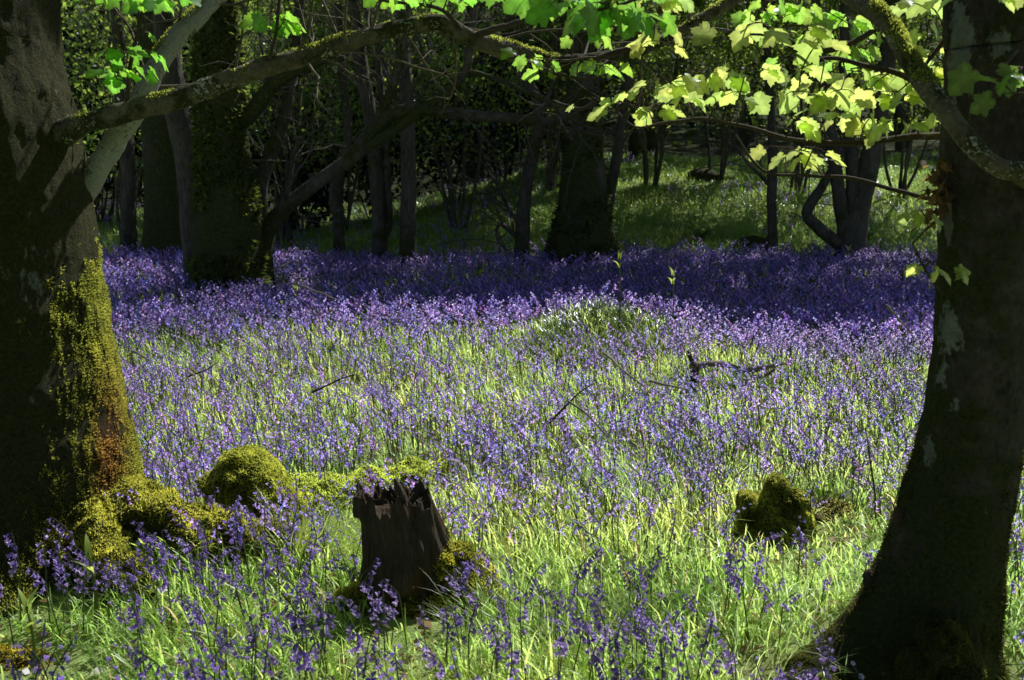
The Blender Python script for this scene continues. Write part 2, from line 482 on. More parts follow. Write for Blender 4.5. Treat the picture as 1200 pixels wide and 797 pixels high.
def crown_leaves(g, centres, radii, per, size, c0, c1, keep_lit=True, squash=.6):
    """leaf clumps: centres (k,3), radii (k); leaves that would shade the wanted sunlit ground are left out"""
    k = len(centres)
    P = np.repeat(centres, per, 0) + unit(g, k * per) * (np.repeat(radii, per) * g.random(k * per) ** .45)[:, None] * np.array([1, 1, squash])
    if keep_lit: P = P[~lit(P)]
    n = len(P)
    if n == 0: return None
    d = unit(g, n) + np.array([0, 0, -.25]); d /= np.linalg.norm(d, axis=1)[:, None]
    nn = unit(g, n) + np.array([0, 0, .9])
    L = size * (.6 + .8 * g.random(n))
    mix = np.clip(.5 + .7 * fbm(P * .8, 2, 77) + g.normal(0, .2, n), 0, 1)[:, None]
    return rhomb(P, d, nn, L, L * .66, np.asarray(c0) * (1 - mix) + np.asarray(c1) * mix)


# outline of a five-lobed sycamore leaf (petiole at the origin, tip along +y, length about 1)
_o = [(0, 0), (.10, -.10), (.24, -.12), (.40, -.02), (.36, .07), (.44, .12), (.38, .20), (.37, .26), (.44, .31), (.50, .42), (.60, .55), (.48, .55), (.46, .63),
      (.38, .62), (.31, .63), (.27, .65), (.30, .73), (.29, .80), (.22, .84), (.17, .92), (.08, .97), (0, 1.05)]
_o = np.array(_o); LEAF_O = np.concatenate([_o, (_o[1:-1] * [-1, 1])[::-1]])
LEAF_CENT = np.array([0, .34])


def syc_leaves(items, g):
    """items: (tip direction, normal, base point, size, colour) -> V, Q, T, C"""
    Vs, Ts, Qs, Cs = [], [], [], []
    n = len(LEAF_O); k = 0
    rings = [1.0, .62, .28]
    for d, nm, p, s, c in items:
        d = d / np.linalg.norm(d); x = np.cross(d, nm); x /= np.linalg.norm(x); z = np.cross(x, d)
        cup = g.uniform(-.35, .3); droop = g.uniform(.2, .8); wav = g.uniform(.02, .07); ph = g.random() * 6
        asp = g.uniform(.88, 1.12)
        pts = []
        for q in rings:
            o = LEAF_CENT + (LEAF_O - LEAF_CENT) * q
            o = o + g.normal(0, .012, o.shape) * (q > .9)
            pts.append(o)
        o = np.concatenate(pts + [LEAF_CENT[None]])
        rr = np.hypot(o[:, 0], o[:, 1] - .34)
        ang = np.arctan2(o[:, 0], o[:, 1])
        h = cup * o[:, 0] ** 2 - droop * np.clip(o[:, 1], 0, 2) ** 2 * .45 + wav * np.sin(ang * 5 + ph) * rr * 1.6 - .05 * np.abs(np.cos(ang * 2.5)) * rr
        V = p + s * (o[:, :1] * asp * x + o[:, 1:2] * d + h[:, None] * z)
        vein = np.concatenate([np.full(n, .9), np.where(np.abs(np.cos(np.arctan2(pts[1][:, 0], pts[1][:, 1] - .02) * 2.25)) > .9, 1.25, .85), np.full(n, 1.06), [1.1]])
        C = np.asarray(c)[None] * vein[:, None]
        j = np.arange(n); j2 = (j + 1) % n
        for a in range(2): Qs.append(np.stack([a * n + j, a * n + j2, (a + 1) * n + j2, (a + 1) * n + j], 1) + k)
        Ts.append(np.stack([2 * n + j, 2 * n + j2, np.full(n, 3 * n)], 1) + k)
        Vs.append(V); Cs.append(C); k += len(V)
    return np.concatenate(Vs), np.concatenate(Qs), np.concatenate(Ts), np.concatenate(Cs)


def pxpath(pts, d):
    """pts: (px, py, width px [, depth]); -> points, radii"""
    P, r = [], []
    for q in pts:
        dd = q[3] if len(q) > 3 else d
        P.append(at(q[0], q[1], dd)); r.append(q[2] * dd / FPX / 2)
    return np.array(P), np.array(r)


def masks(V, moss=0.3, lichen=0.0, red=0.0):
    C = np.zeros((len(V), 3)); C[:, 0] = lichen; C[:, 1] = moss; C[:, 2] = red
    return C


def fine_twigs(g, B, P, r, n, length, mat=0, spread=.8, up=.2, rr=.006, col_=(0, .1, 0)):
    """thin side twigs, each forking once or twice, grown out of a limb"""
    ends = []
    for _ in range(n):
        i = g.integers(max(1, len(P) // 4), len(P))
        t = P[i] - P[i - 1]; t /= np.linalg.norm(t) + 1e-9
        d = t * .6 + unit(g, 1)[0] * spread + np.array([0, 0, up]); d /= np.linalg.norm(d)
        L = length * (.5 + g.random())
        q = [P[i]]
        for s in range(5):
            d = d + g.normal(0, .16, 3); d /= np.linalg.norm(d); q.append(q[-1] + d * L / 5)
        q = np.array(q); ra = min(rr, r[i] * .6) * np.linspace(1, .3, 6)
        V, Q, T = tube(q, ra, 5, cap=False); B.add(V, Q, T, col_, mat); ends.append(q[-1])
        for s in (2, 3, 4):
            if g.random() < .7:
                d2 = d + unit(g, 1)[0] * .9; d2 /= np.linalg.norm(d2)
                q2 = np.array([q[s], q[s] + d2 * L * .2, q[s] + d2 * L * .4 + g.normal(0, .03, 3)])
                V, Q, T = tube(q2, ra[s] * np.array([.7, .5, .25]), 4, cap=False); B.add(V, Q, T, col_, mat); ends.append(q2[-1])
    return ends


# ------------------------------------------------------------------ the two big trees in front
def big_trunk(pts, d, ns, step, seed, amp, flare, top, toptilt=(0, 0)):
    P, r = pxpath(pts, d)
    P, r = list(P), list(r)
    dirn = P[0] - P[1]; dirn /= np.linalg.norm(dirn)
    Pt = [P[0] + (dirn + np.array([toptilt[0], toptilt[1], .3])) * k for k in (1.0, 2.2, 3.6)]
    P = Pt[::-1] + P; r = [r[0] * q for q in (.35, .62, .85)] + r
    P, r = np.array(P)[::-1], np.array(r)[::-1]
    P, r = spline(P, r, step)
    zb = G(P[0, 0], P[0, 1])
    f2 = bark_disp(amp, 5., seed, .4, .5)

    def disp(V, D, C):
        th = np.arctan2(D[..., 1], D[..., 0]); hgt = np.clip(V[..., 2] - zb, 0, 9)
        e = f2(V, D, C)
        for (a, w, A, hh) in flare:
            dd = np.angle(np.exp(1j * (th - a)))
            e = e + A * np.exp(-(dd / w) ** 2) * np.exp(-hgt / hh)
        e = e + amp * .5 * fbm(V * 22., 3, seed + 3) + .009 * np.abs(fbm(V * np.array([40, 40, 22.]), 3, seed + 5))
        return e
    V, Q, T = tube(P, r, ns, disp)
    return P, r, V, Q, T


# ---- left tree
LT = at(22, 672, 3.5); LT[2] = G(LT[0], LT[1])
left_tree = thing("sycamore_tree", "thick mossy sycamore with sunlit ochre moss down its trunk edge and a long low bough", "tree", LT)
P, r, V, Q, T = big_trunk([(-46, -20, 190), (-40, 60, 194), (-26, 150, 214), (-14, 230, 224), (-6, 300, 230), (0, 380, 244), (8, 460, 262), (14, 540, 282), (18, 610, 300), (22, 665, 320), (22, 730, 350)],
                          3.5, 190, .016, 5, .020, [(R(-8), .42, .22, .17), (R(-75), .4, .14, .16), (R(-130), .5, .2, .2), (R(100), .6, .2, .2)], 6)
hgt = V[:, 2] - LT[2]
C = masks(V, 0)
side = sst(-.35, .25, (V[:, 0] - LT[0]) / .35)  # extra moss colour on the sunlit side, brightening the rim
C[:, 1] = .86 + .45 * fbm(V * 2.5, 3, 51) + .3 * sst(.9, 1.6, hgt) + .3 * (1 - sst(0, .5, hgt)) + .25 * side
C[:, 0] = .12 + .3 * fbm(V * np.array([5, 5, 3]), 3, 52) * sst(.6, 1.2, hgt)
lx, ly, lf = pix(V)
C[:, 0] += .28 * np.exp(-((lx - 45) / 40) ** 2 - ((ly - 330) / 50) ** 2)
C[:, 2] = .1 + .75 * np.exp(-((lx - 128) / 20) ** 2 - ((ly - 540) / 85) ** 2)
trL = mk("trunk", Buf().add(V, Q, T, C), M_barkL, left_tree, LT)
EXCL += [(LT[0], LT[1], .42)]


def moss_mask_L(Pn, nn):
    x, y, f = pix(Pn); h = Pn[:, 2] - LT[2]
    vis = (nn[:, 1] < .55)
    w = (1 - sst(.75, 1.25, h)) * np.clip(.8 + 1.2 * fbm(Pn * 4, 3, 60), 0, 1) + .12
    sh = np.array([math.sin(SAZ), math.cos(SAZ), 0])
    return w * vis * (h < 2.6) * sst(-.15, .4, nn @ sh + .35 * fbm(Pn * 9, 3, 61) - .35 * (1 - sst(0, .45, h)) * 0 + .5 * (1 - sst(.05, .5, h)))  # real moss, kept to the sunward side; its pale colour brightens the rim


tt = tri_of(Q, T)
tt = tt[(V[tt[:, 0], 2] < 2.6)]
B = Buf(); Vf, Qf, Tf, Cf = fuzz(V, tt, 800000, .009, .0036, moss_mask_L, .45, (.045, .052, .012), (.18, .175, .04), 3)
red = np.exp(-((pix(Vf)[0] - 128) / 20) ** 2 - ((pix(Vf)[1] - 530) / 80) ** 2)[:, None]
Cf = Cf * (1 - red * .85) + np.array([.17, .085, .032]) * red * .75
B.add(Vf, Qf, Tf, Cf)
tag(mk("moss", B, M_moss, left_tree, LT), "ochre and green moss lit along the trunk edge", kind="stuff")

# mossy roots creeping out of its foot
def root(pts, seed, sz=.012, tree=None, org=None, nf=9000):
    P = np.array([[p[0], p[1], G(p[0], p[1]) + p[2]] for p in pts]); r = np.array([p[3] for p in pts])
    P, r = spline(P, r, .02)
    V, Q, T = tube(P, r, 40, bark_disp(.06, 8., seed, 1., .8))
    o = mk("root", Buf().add(V, Q, T, masks(V, .9, .1, .15)), M_barkL, tree, org)
    Vf, Qf, Tf, Cf = fuzz(V, tri_of(Q, T), nf * 4, .009, .0038, lambda p, n: (n[:, 2] > -.2) * 1.0, .5, (.06, .068, .015), (.31, .285, .065), seed)
    tag(mk("moss", Buf().add(Vf, Qf, Tf, Cf), M_moss, o, (0, 0, 0)), kind="stuff").location = (0, 0, 0)
    return o, V


def root_fix(o, org):
    for ch in o.children: ch.data.transform(Matrix.Translation(-Vector([float(q) for q in org])))


for i, (pts, nf) in enumerate([
        ([(-1.42, 3.40, .12, .12), (-1.22, 3.36, .10, .10), (-1.05, 3.42, .06, .085), (-.88, 3.50, .03, .07), (-.72, 3.48, -.04, .05)], 12000),
        ([(-1.5, 3.25, .10, .12), (-1.34, 3.12, .03, .08), (-1.2, 3.05, -.03, .05)], 7000),
        ([(-1.8, 3.2, .10, .12), (-1.8, 3.05, .0, .09), (-1.74, 2.96, -.05, .06)], 7000)]):
    o, _ = root(pts, 70 + i, tree=left_tree, org=LT, nf=nf); root_fix(o, LT)

# bough and second limb
def limb(name, pts, d, tree, org, mat, seed, amp=.006, moss=.35, lich=.35, twigs=6, step=.025, ns=20, f=9, tlen=.35, red=0.):
    P, r = pxpath(pts, d); P, r = spline(P, r * .72, step * .6)
    V, Q, T = tube(P, r, ns + 8, bark_disp(amp * 1.5, f * 1.5, seed, 1., .8))
    B = Buf(); C = masks(V, moss, lich, red)
    C[:, 1] += .35 * fbm(V * 6, 2, seed); C[:, 0] += .3 * fbm(V * 9, 2, seed + 1)
    B.add(V, Q, T, C)
    g = np.random.default_rng(seed)
    if twigs: fine_twigs(g, B, P, r, twigs, tlen)
    o = mk(name, B, mat, tree, org)
    fz = fuzz(V, tri_of(Q, T), 40000, .008, .0035, lambda p, q: sst(-.1, .6, q[:, 2]) * np.clip(.25 + 1.6 * fbm(p * 7, 3, seed + 5), 0, 1), .4, (.05, .06, .013), (.20, .21, .05), seed)
    tag(mk("moss", Buf().add(*fz), M_moss, o, org), kind="stuff")
    return o, P, r, V, Q, T


boughL, bP, bR, V, Q, T = limb("bough", [(-20, 200, 95, 3.52), (25, 178, 66, 3.48), (62, 160, 46, 3.44), (88, 149, 38, 3.4), (110, 141, 31, 3.38), (160, 128, 30, 3.36), (220, 112, 31, 3.36), (290, 85, 27, 3.38), (350, 68, 27, 3.42), (420, 46, 26, 3.46),
                                 (470, 33, 25, 3.5), (515, 28, 26, 3.5), (555, 46, 25, 3.52), (600, 62, 27, 3.55), (650, 72, 24, 3.6), (700, 70, 21, 3.62), (750, 58, 18, 3.65), (800, 34, 17, 3.7), (850, 5, 15, 3.75), (900, -30, 14, 3.8)],
                       3.5, left_tree, LT, M_limb, 101, .007, .48, .3, 30, tlen=.4)
limb2, l2P, l2R, _, _, _ = limb("limb", [(20, 330, 90, 3.62), (60, 275, 60, 3.62), (98, 222, 41, 3.6), (135, 165, 33, 3.62), (163, 120, 33, 3.65), (186, 75, 30, 3.7), (212, 38, 30, 3.75), (240, 10, 26, 3.8), (290, -40, 24, 3.9), (340, -130, 18, 4.0)],
                       3.6, left_tree, LT, M_limb, 103, .006, .15, .7, 10, red=.3)

# ---- right tree
RT = at(1066, 800, 2.75); RT[2] = G(RT[0], RT[1])
right_tree = thing("sycamore_tree", "dark leaning sycamore with pale lichen patches and a curved branch across its trunk", "tree", RT)
P, r, V, Q, T = big_trunk([(1174, -20, 116), (1170, 60, 114), (1166, 130, 114), (1162, 200, 113), (1159, 290, 113), (1152, 390, 112), (1143, 470, 114), (1134, 530, 118), (1120, 590, 126), (1108, 645, 136), (1092, 700, 150), (1077, 745, 166), (1064, 790, 186), (1054, 840, 212), (1046, 890, 240)],
                          2.75, 130, .02, 15, .012, [(R(-165), .45, .16, .13), (R(-90), .5, .10, .15), (R(-30), .4, .05, .13)], 6)
lx, ly, lf = pix(V)
C = masks(V, 0)
hgt = V[:, 2] - RT[2]
C[:, 1] = .42 + .45 * fbm(V * 3.2, 3, 91) + .35 * (1 - sst(.1, .7, hgt))
sp_ = 0
for (a, b, w, h, s) in [(1113, 385, 16, 28, .62), (1105, 440, 12, 18, .5), (1088, 530, 9, 22, .55), (1128, 40, 14, 34, .6), (1124, 85, 16, 24, .5), (1168, 52, 16, 18, .45), (1112, 260, 7, 30, .5), (1120, 475, 8, 14, .4), (1172, 100, 10, 10, .4)]:
    sp_ = sp_ + s * np.exp(-((lx - a) / w) ** 2 - ((ly - b) / h) ** 2)
C[:, 0] = .18 + .2 * fbm(V * 7, 2, 92) + sp_
C[:, 2] = .25 + .2 * fbm(V * 6, 2, 93)
mk("trunk", Buf().add(V, Q, T, C), M_barkR, right_tree, RT)
EXCL += [(RT[0], RT[1], .30), (RT[0] - .05, RT[1] - .26, .2)]
tt = tri_of(Q, T); tt = tt[V[tt[:, 0], 2] < 2.4]
B = Buf()
B.add(*fuzz(V, tt, 120000, .009, .004, lambda p, n: (n[:, 1] < .7) * sst(-.6, -.2, n @ np.array([math.sin(SAZ), math.cos(SAZ), 0]) + .3 * (n[:, 0] < -.5)) * np.clip(.55 + fbm(p * 5, 3, 94) - .45 * sst(.3, 1.1, p[:, 2] - RT[2]), 0, 1), .3, (.016, .018, .005), (.045, .042, .010), 5))
tag(mk("moss", B, M_moss, right_tree, RT), kind="stuff")
# burl and foot of the right tree
for i, (px, py, d, balls) in enumerate([(1112, 768, 2.47, [((0, .03, 0), (.065, .05, .06)), ((.06, .03, -.06), .05), ((-.065, .03, -.05), .05), ((.0, .02, .06), .032), ((-.03, .02, .03), .04), ((.02, .04, -.1), .08)]),
                                        (955, 800, 2.62, [((0, 0, 0), (.10, .10, .045)), ((.12, .03, .0), (.09, .08, .055)), ((-.04, 0, .0), (.06, .06, .035))])]):
    c = at(px, py, d)
    V, Q = lump(c, balls, 90, 60, 120 + i, .22, 18.)
    o = mk("burl" if i == 0 else "root", Buf().add(V, Q, None, masks(V, .75, .1, .2)), M_barkR, right_tree, RT)
    f = fuzz(V, tri_of(Q), 9000, .007, .004, None, .3, (.02, .022, .006), (.06, .055, .013), 31 + i)
    tag(mk("moss", Buf().add(*f), M_moss, o, RT), kind="stuff")
# a torn flap of bark and dead leaves on its edge, small knots lower down
g = np.random.default_rng(55)
c = at(1104, 222, 2.72)
n = 90
PP = c + g.normal(0, 1, (n, 3)) * np.array([.018, .02, .04])
V, Q, C = rhomb(PP, unit(g, n) + np.array([-.3, 0, -.4]), unit(g, n), .02 + .03 * g.random(n), .012 + .015 * g.random(n), np.array([.10, .06, .03]) * (.4 + .8 * g.random((n, 1))))
mk("bark_flap", Buf().add(V, Q, None, C), M_moss, right_tree, RT)
for px, py in ((1049, 603), (1012, 676)):
    V, Q = lump(at(px, py, 2.74), [((.012, 0, 0), (.013, .014, .018)), ((.02, 0, -.015), .02)], 40, 26, px, .3, 40.)
    mk("knot", Buf().add(V, Q, None, masks(V, .2, .1, .5)), M_barkR, right_tree, RT)
branchR, cP, cR, _, _, _ = limb("branch", [(1168, 275, 50, 2.78), (1208, 248, 54, 2.70), (1222, 222, 44, 2.60), (1204, 206, 36, 2.51), (1170, 196, 31, 2.46), (1142, 174, 31, 2.46), (1115, 140, 30, 2.5), (1090, 108, 30, 2.55), (1068, 75, 30, 2.62), (1050, 42, 28, 2.7), (1030, 18, 27, 2.76), (1005, 2, 25, 2.85), (960, -30, 23, 2.95), (880, -80, 20, 3.2)],
                               2.7, right_tree, RT, M_limb, 105, .005, .42, .38, 0)

# ---- leafy twigs: (owner, twig path px, leaf nodes (px, py, count, size), depth)
def twig_set(tree, org, limbs_):
    for ti, (path, d, nodes, colr) in enumerate(limbs_):
        g = np.random.default_rng(200 + ti + int(abs(org[0]) * 100))
        P, r = pxpath(path, d); P, r = spline(P, r, .02)
        P = P + .006 * np.stack([fbm(P * 14 + 5 * k, 2, k) for k in range(3)], 1)
        B = Buf(); V, Q, T = tube(P, r, 7); B.add(V, Q, T, (.25, .1, .3))
        items = []; sprays = []
        for (px, py, cnt, s) in nodes:
            c = at(px, py, d + g.uniform(-.12, .12))
            i = np.argmin(np.linalg.norm(P - c, axis=1) + .15 * (P[:, 2] < c[2] - .08))
            node = c + np.array([0, 0.0, .035])
            mid = (P[i] + node) / 2 + g.normal(0, .012, 3) + np.array([0, 0, .01])
            q, rq = spline(np.array([P[i], mid, node]), np.array([.0028, .0022, .0018]), .02)
            V, Q, T = tube(q, rq, 5); B.add(V, Q, T, (.2, .1, .3))
            for k in range(max(1, cnt + (g.random() < .5))):
                a = k / cnt * 2 * math.pi + g.uniform(-.5, .5)
                out = np.array([math.cos(a), .8 * math.sin(a), 0])
                tip = out * g.uniform(.5, 1.0) + np.array([0, -.1, -g.uniform(.05, .75)])
                tip /= np.linalg.norm(tip)
                nm = np.array([.35, .5, .75]) + g.normal(0, .3, 3)
                pet = g.uniform(.03, .07)
                base = node + out * pet + np.array([0, 0, -.005 - .02 * g.random()])
                V, Q, T = tube(np.array([node, (node + base) / 2 + np.array([0, 0, .006]), base]), np.array([.0014, .0012, .001]), 4); B.add(V, Q, T, (.1, .3, .5))
                sh = g.uniform(.6, 1.2)  # some leaves darkened as if shaded by their neighbours
                items.append((tip, nm, base, s * g.uniform(.38, .64), np.array(colr) * sh * np.array([g.uniform(.85, 1.15), 1, g.uniform(.8, 1.1)])))
            sprays.append(items); items = []
        tw = mk("twig", B, M_twig, tree, org)
        for items in sprays:
            V, Q, T, C = syc_leaves(items, g)
            mk("leaf_spray", Buf().add(V, Q, T, C), M_syc, tw, org)


YG = (.16, .205, .065); DG = (.06, .13, .022); MG = (.10, .17, .035)  # shade on the top middle leaves is put into the dark green
twig_set(right_tree, RT, [
    ([(1118, 158, 9), (1060, 160, 8), (990, 168, 7), (930, 163, 6), (880, 150, 5), (830, 140, 4.5), (780, 144, 4), (742, 148, 3), (715, 122, 2)], 3.05,
     [(1085, 150, 4, .11), (1050, 155, 4, .115), (1020, 150, 3, .10), (995, 150, 4, .11), (968, 140, 3, .11), (925, 150, 1, .13), (870, 122, 4, .11), (842, 100, 3, .125), (812, 98, 3, .11), (875, 92, 2, .125), (800, 122, 3, .11),
      (772, 108, 4, .105), (748, 118, 3, .105), (728, 134, 2, .11), (765, 135, 3, .1)], YG),
    ([(1110, 238, 6), (1050, 222, 5), (1000, 210, 4.5), (940, 205, 4), (900, 203, 3.5), (880, 186, 3), (862, 158, 2)], 3.1,
     [(915, 186, 2, .105), (940, 190, 3, .105), (950, 186, 2, .11)], YG),
    ([(1092, 112, 8), (1060, 90, 7), (1020, 78, 6), (980, 70, 5), (945, 66, 4), (900, 42, 3), (850, 40, 2)], 2.95,
     [(1060, 92, 4, .11), (1030, 102, 4, .115), (1000, 98, 4, .12), (1045, 122, 4, .11), (1015, 125, 4, .11), (985, 120, 3, .12), (960, 62, 3, .135), (925, 45, 2, .115), (890, 42, 3, .115), (852, 42, 2, .12), (935, 95, 4, .115), (960, 115, 4, .115), (935, 122, 3, .11)], YG),
    ([(1128, 20, 6), (1100, 55, 5), (1082, 80, 4), (1070, 98, 3)], 3.0,
     [(1098, 8, 3, .11), (1072, 12, 3, .11), (1100, 45, 3, .10), (1094, 66, 3, .10), (1105, 88, 4, .11), (1100, 108, 3, .11), (1078, 96, 3, .1)], YG),
    ([(1120, -10, 7, 4.3), (1050, 20, 7, 4.3), (1000, 50, 7, 4.3), (950, 60, 6, 4.3), (915, 40, 5, 4.3), (880, 20, 3, 4.3)], 4.3,
     [(885, 22, 4, .13), (905, 12, 4, .13), (935, 14, 4, .13), (965, 22, 4, .13), (990, 30, 4, .13), (915, 42, 3, .13), (950, 48, 3, .13), (975, 78, 4, .13), (1000, 62, 4, .13), (1020, 45, 4, .13), (925, 75, 2, .13)], MG),
    ([(1106, 345, 4, 2.7), (1085, 315, 3, 2.68), (1070, 285, 2, 2.66)], 2.68, [(1078, 262, 3, .085), (1092, 322, 3, .085), (1076, 318, 1, .09)], YG),
    ([(1190, 60, 5, 2.42), (1172, 80, 4, 2.36), (1150, 92, 3, 2.33)], 2.33, [(1152, 96, 3, .11), (1196, 98, 4, .105), (1186, 128, 2, .10)], (.05, .085, .02)),
    ([(1200, -30, 4, 2.4), (1165, -20, 3, 2.36), (1148, -4, 2, 2.33)], 2.33, [(1146, -2, 2, .12), (1118, -14, 2, .11)], YG),
])
twig_set(left_tree, LT, [
    ([(690, 72, 9, 3.6), (740, 55, 6, 3.3), (770, 20, 5, 3.05), (780, -20, 4, 3.0)], 3.0, [(780, 0, 4, .125), (806, -4, 3, .11), (757, 2, 3, .11), (776, 44, 4, .11), (765, 62, 2, .1)], YG),
    ([(560, 40, 9, 3.5), (610, 25, 6, 3.0), (660, 15, 5, 2.7), (710, 10, 4, 2.55), (750, 0, 3, 2.5)], 2.6, [(640, 2, 4, .12), (668, 12, 4, .125), (700, 20, 4, .14), (722, 26, 4, .14), (745, 30, 3, .13), (618, 2, 4, .11), (690, -8, 4, .13), (730, -6, 4, .13)], DG),
    ([(600, 66, 7, 3.5), (630, 78, 5, 3.3), (655, 88, 4, 3.2), (690, 92, 3, 3.15), (712, 88, 2, 3.1)], 3.2, [(612, 70, 3, .085), (636, 82, 4, .085), (652, 90, 4, .085), (690, 50, 4, .09), (684, 84, 3, .09), (712, 84, 4, .09), (700, 90, 3, .08)], (.09, .16, .026)),
    ([(650, 120, 5, 3.4), (680, 128, 4, 3.3), (700, 118, 3, 3.25)], 3.25, [(686, 128, 2, .075)], YG),
    ([(148, 134, 6, 3.36), (150, 95, 5, 3.35), (158, 50, 4, 3.33), (168, 10, 4, 3.3), (172, -30, 3, 3.3)], 3.33, [(136, 70, 3, .11), (150, 85, 3, .10), (163, 72, 3, .09), (135, 95, 3, .10), (155, 50, 1, .075), (158, 92, 2, .09)], (.07, .165, .022)),
    ([(270, -40, 6, 3.3), (225, -12, 5, 3.3), (180, -10, 4, 3.3), (130, -12, 3, 3.3), (100, -12, 2, 3.3)], 3.3, [(105, -4, 3, .10), (130, -4, 3, .10), (150, 2, 4, .10), (172, 4, 4, .10), (200, 4, 3, .10), (225, -6, 3, .10), (88, -10, 2, .1)], (.07, .165, .022)),
    ([(315, 78, 5, 3.38), (318, 60, 4, 3.36), (326, 20, 4, 3.34), (330, -30, 3, 3.34)], 3.34, [(318, 26, 4, .115), (332, 36, 3, .10), (312, 30, 2, .105)], (.08, .17, .022)),
    ([(540, 36, 6, 3.5), (520, 12, 5, 3.4), (480, 4, 4, 3.35), (440, 0, 3, 3.3)], 3.35, [(452, 2, 4, .10), (478, 4, 4, .095), (505, 6, 4, .10), (530, 4, 4, .11), (552, -4, 3, .1)], (.075, .17, .022)),
])


# crowns of both trees, unseen above the camera, added to block the sky
def high_crown(tree, org, cx, cy, z0, z1, rx, ry, k, per, seed, size=.2):
    g = np.random.default_rng(seed)
    c = np.stack([cx + rx * g.uniform(-1, 1, k), cy + ry * g.uniform(-1, 1, k), g.uniform(z0, z1, k)], 1)
    e = ((c[:, 0] - cx) / rx) ** 2 + ((c[:, 1] - cy) / ry) ** 2
    c = c[e < 1.05]
    rr = crown_leaves(g, c, .6 + .6 * g.random(len(c)), per, size, (.03, .06, .012), (.06, .10, .02))
    if rr is not None: mk("crown", Buf().add(rr[0], rr[1], None, rr[2]), M_crown, tree, org)


high_crown(left_tree, LT, -3.2, -1.0, 4.6, 9., 6.5, 7.5, 260, 60, 401, .24)
high_crown(right_tree, RT, 3.4, -1.5, 4.6, 9., 6.5, 7.5, 260, 60, 402, .24)


# ------------------------------------------------------------------ stumps, mossy humps, fallen wood
def mossy_lump(name, label, cat, px, py, d, balls, seed, n=22000, amp=.11, f=11., c0=(.035, .045, .010), c1=(.29, .285, .065), ln=.009, sink=.05, top=None):
    b = at(px, py, d); b[2] = G(b[0], b[1])
    V, Q = lump(b + np.array([0, 0, balls[0][1] if np.isscalar(balls[0][1]) else balls[0][1][2]]) * .6 - np.array([0, 0, sink]), balls, 110, 70, seed, amp, f)
    if top is not None: V[:, 2] += at(px, top, d)[2] - V[:, 2].max()
    o = tag(mk(name, Buf().add(V, Q, None, masks(V, .95, .05, .2)), M_barkL, None, b, b), label, cat)
    LOW.append((b[0], b[1] - .25, .25))
    fz = fuzz(V, tri_of(Q), n, ln * .85, .0042, None, .4, c0, c1, seed)
    tag(mk("moss", Buf().add(*fz), M_moss, o, b), kind="stuff")
    EXCL.append((b[0], b[1], .12))
    return o, b


o, b = mossy_lump("mossy_log", "domed mossy log end, dark in front, bright tail running behind the jagged stump", "log", 292, 628, 3.8,
                  [((-.01, 0, .07), (.15, .17, .25)), ((-.10, -.02, .18), (.075, .09, .055)), ((.06, 0, .02), (.13, .15, .24)), ((.11, .05, -.02), (.13, .15, .16)), ((-.03, -.05, -.05), (.12, .1, .2))], 301, 90000, top=524)
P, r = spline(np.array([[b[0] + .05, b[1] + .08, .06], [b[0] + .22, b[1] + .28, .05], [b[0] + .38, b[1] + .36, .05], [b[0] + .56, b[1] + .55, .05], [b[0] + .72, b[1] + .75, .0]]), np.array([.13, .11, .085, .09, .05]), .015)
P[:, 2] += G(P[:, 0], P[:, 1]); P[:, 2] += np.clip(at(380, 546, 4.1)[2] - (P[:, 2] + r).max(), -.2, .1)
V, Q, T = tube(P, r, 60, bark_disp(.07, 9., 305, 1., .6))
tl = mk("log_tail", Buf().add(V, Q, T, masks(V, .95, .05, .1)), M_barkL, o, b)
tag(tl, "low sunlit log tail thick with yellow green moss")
tag(mk("moss", Buf().add(*fuzz(V, tri_of(Q, T), 70000, .009, .004, None, .5, (.09, .11, .025), (.36, .38, .11), 306)), M_moss, tl, b), kind="stuff")  # paler than the dome's moss: the tail's sunlight is put into colour
EXCL += [(b[0], b[1] - .22, .12), (b[0] + .08, b[1] - .18, .1), (b[0] - .08, b[1] - .18, .1)]
EXCL += [(p[0], p[1] , .06) for p in P[::6]]; LOW += [(p[0], p[1] - .15, .16) for p in P[::12]]

mossy_lump("mossy_stump", "small lumpy stump capped with moss, three rounded knobs, in the flowers beside the leaning trunk", "stump", 903, 642, 3.72,
           [((0, 0, .0), (.095, .10, .17)), ((.01, 0, .165), (.045, .05, .045)), ((-.095, 0, .07), (.045, .06, .085)), ((.085, 0, .075), (.055, .07, .085)), ((.02, .0, -.02), (.15, .13, .10))], 311, 60000, .16, 16., (.03, .035, .009), (.24, .235, .06), top=556)
mossy_lump("moss_mound", "low mound of straw and yellow moss on the sunny side of the small knobbed stump", "mound", 962, 628, 3.95,
           [((0, 0, .0), (.16, .13, .07)), ((.08, 0, .0), (.12, .1, .055))], 313, 9000, .3, 16., (.10, .09, .03), (.30, .26, .10), top=588)
mossy_lump("mossy_log", "ochre mossed log lying at the bottom corner below the thick mossy sycamore", "log", 20, 812, 2.72,
           [((0, 0, .0), (.26, .09, .065)), ((-.1, 0, .01), (.16, .09, .07)), ((.13, -.01, -.01), (.12, .07, .05))], 315, 14000, .05, 20., (.07, .065, .014), (.30, .24, .05), top=760)


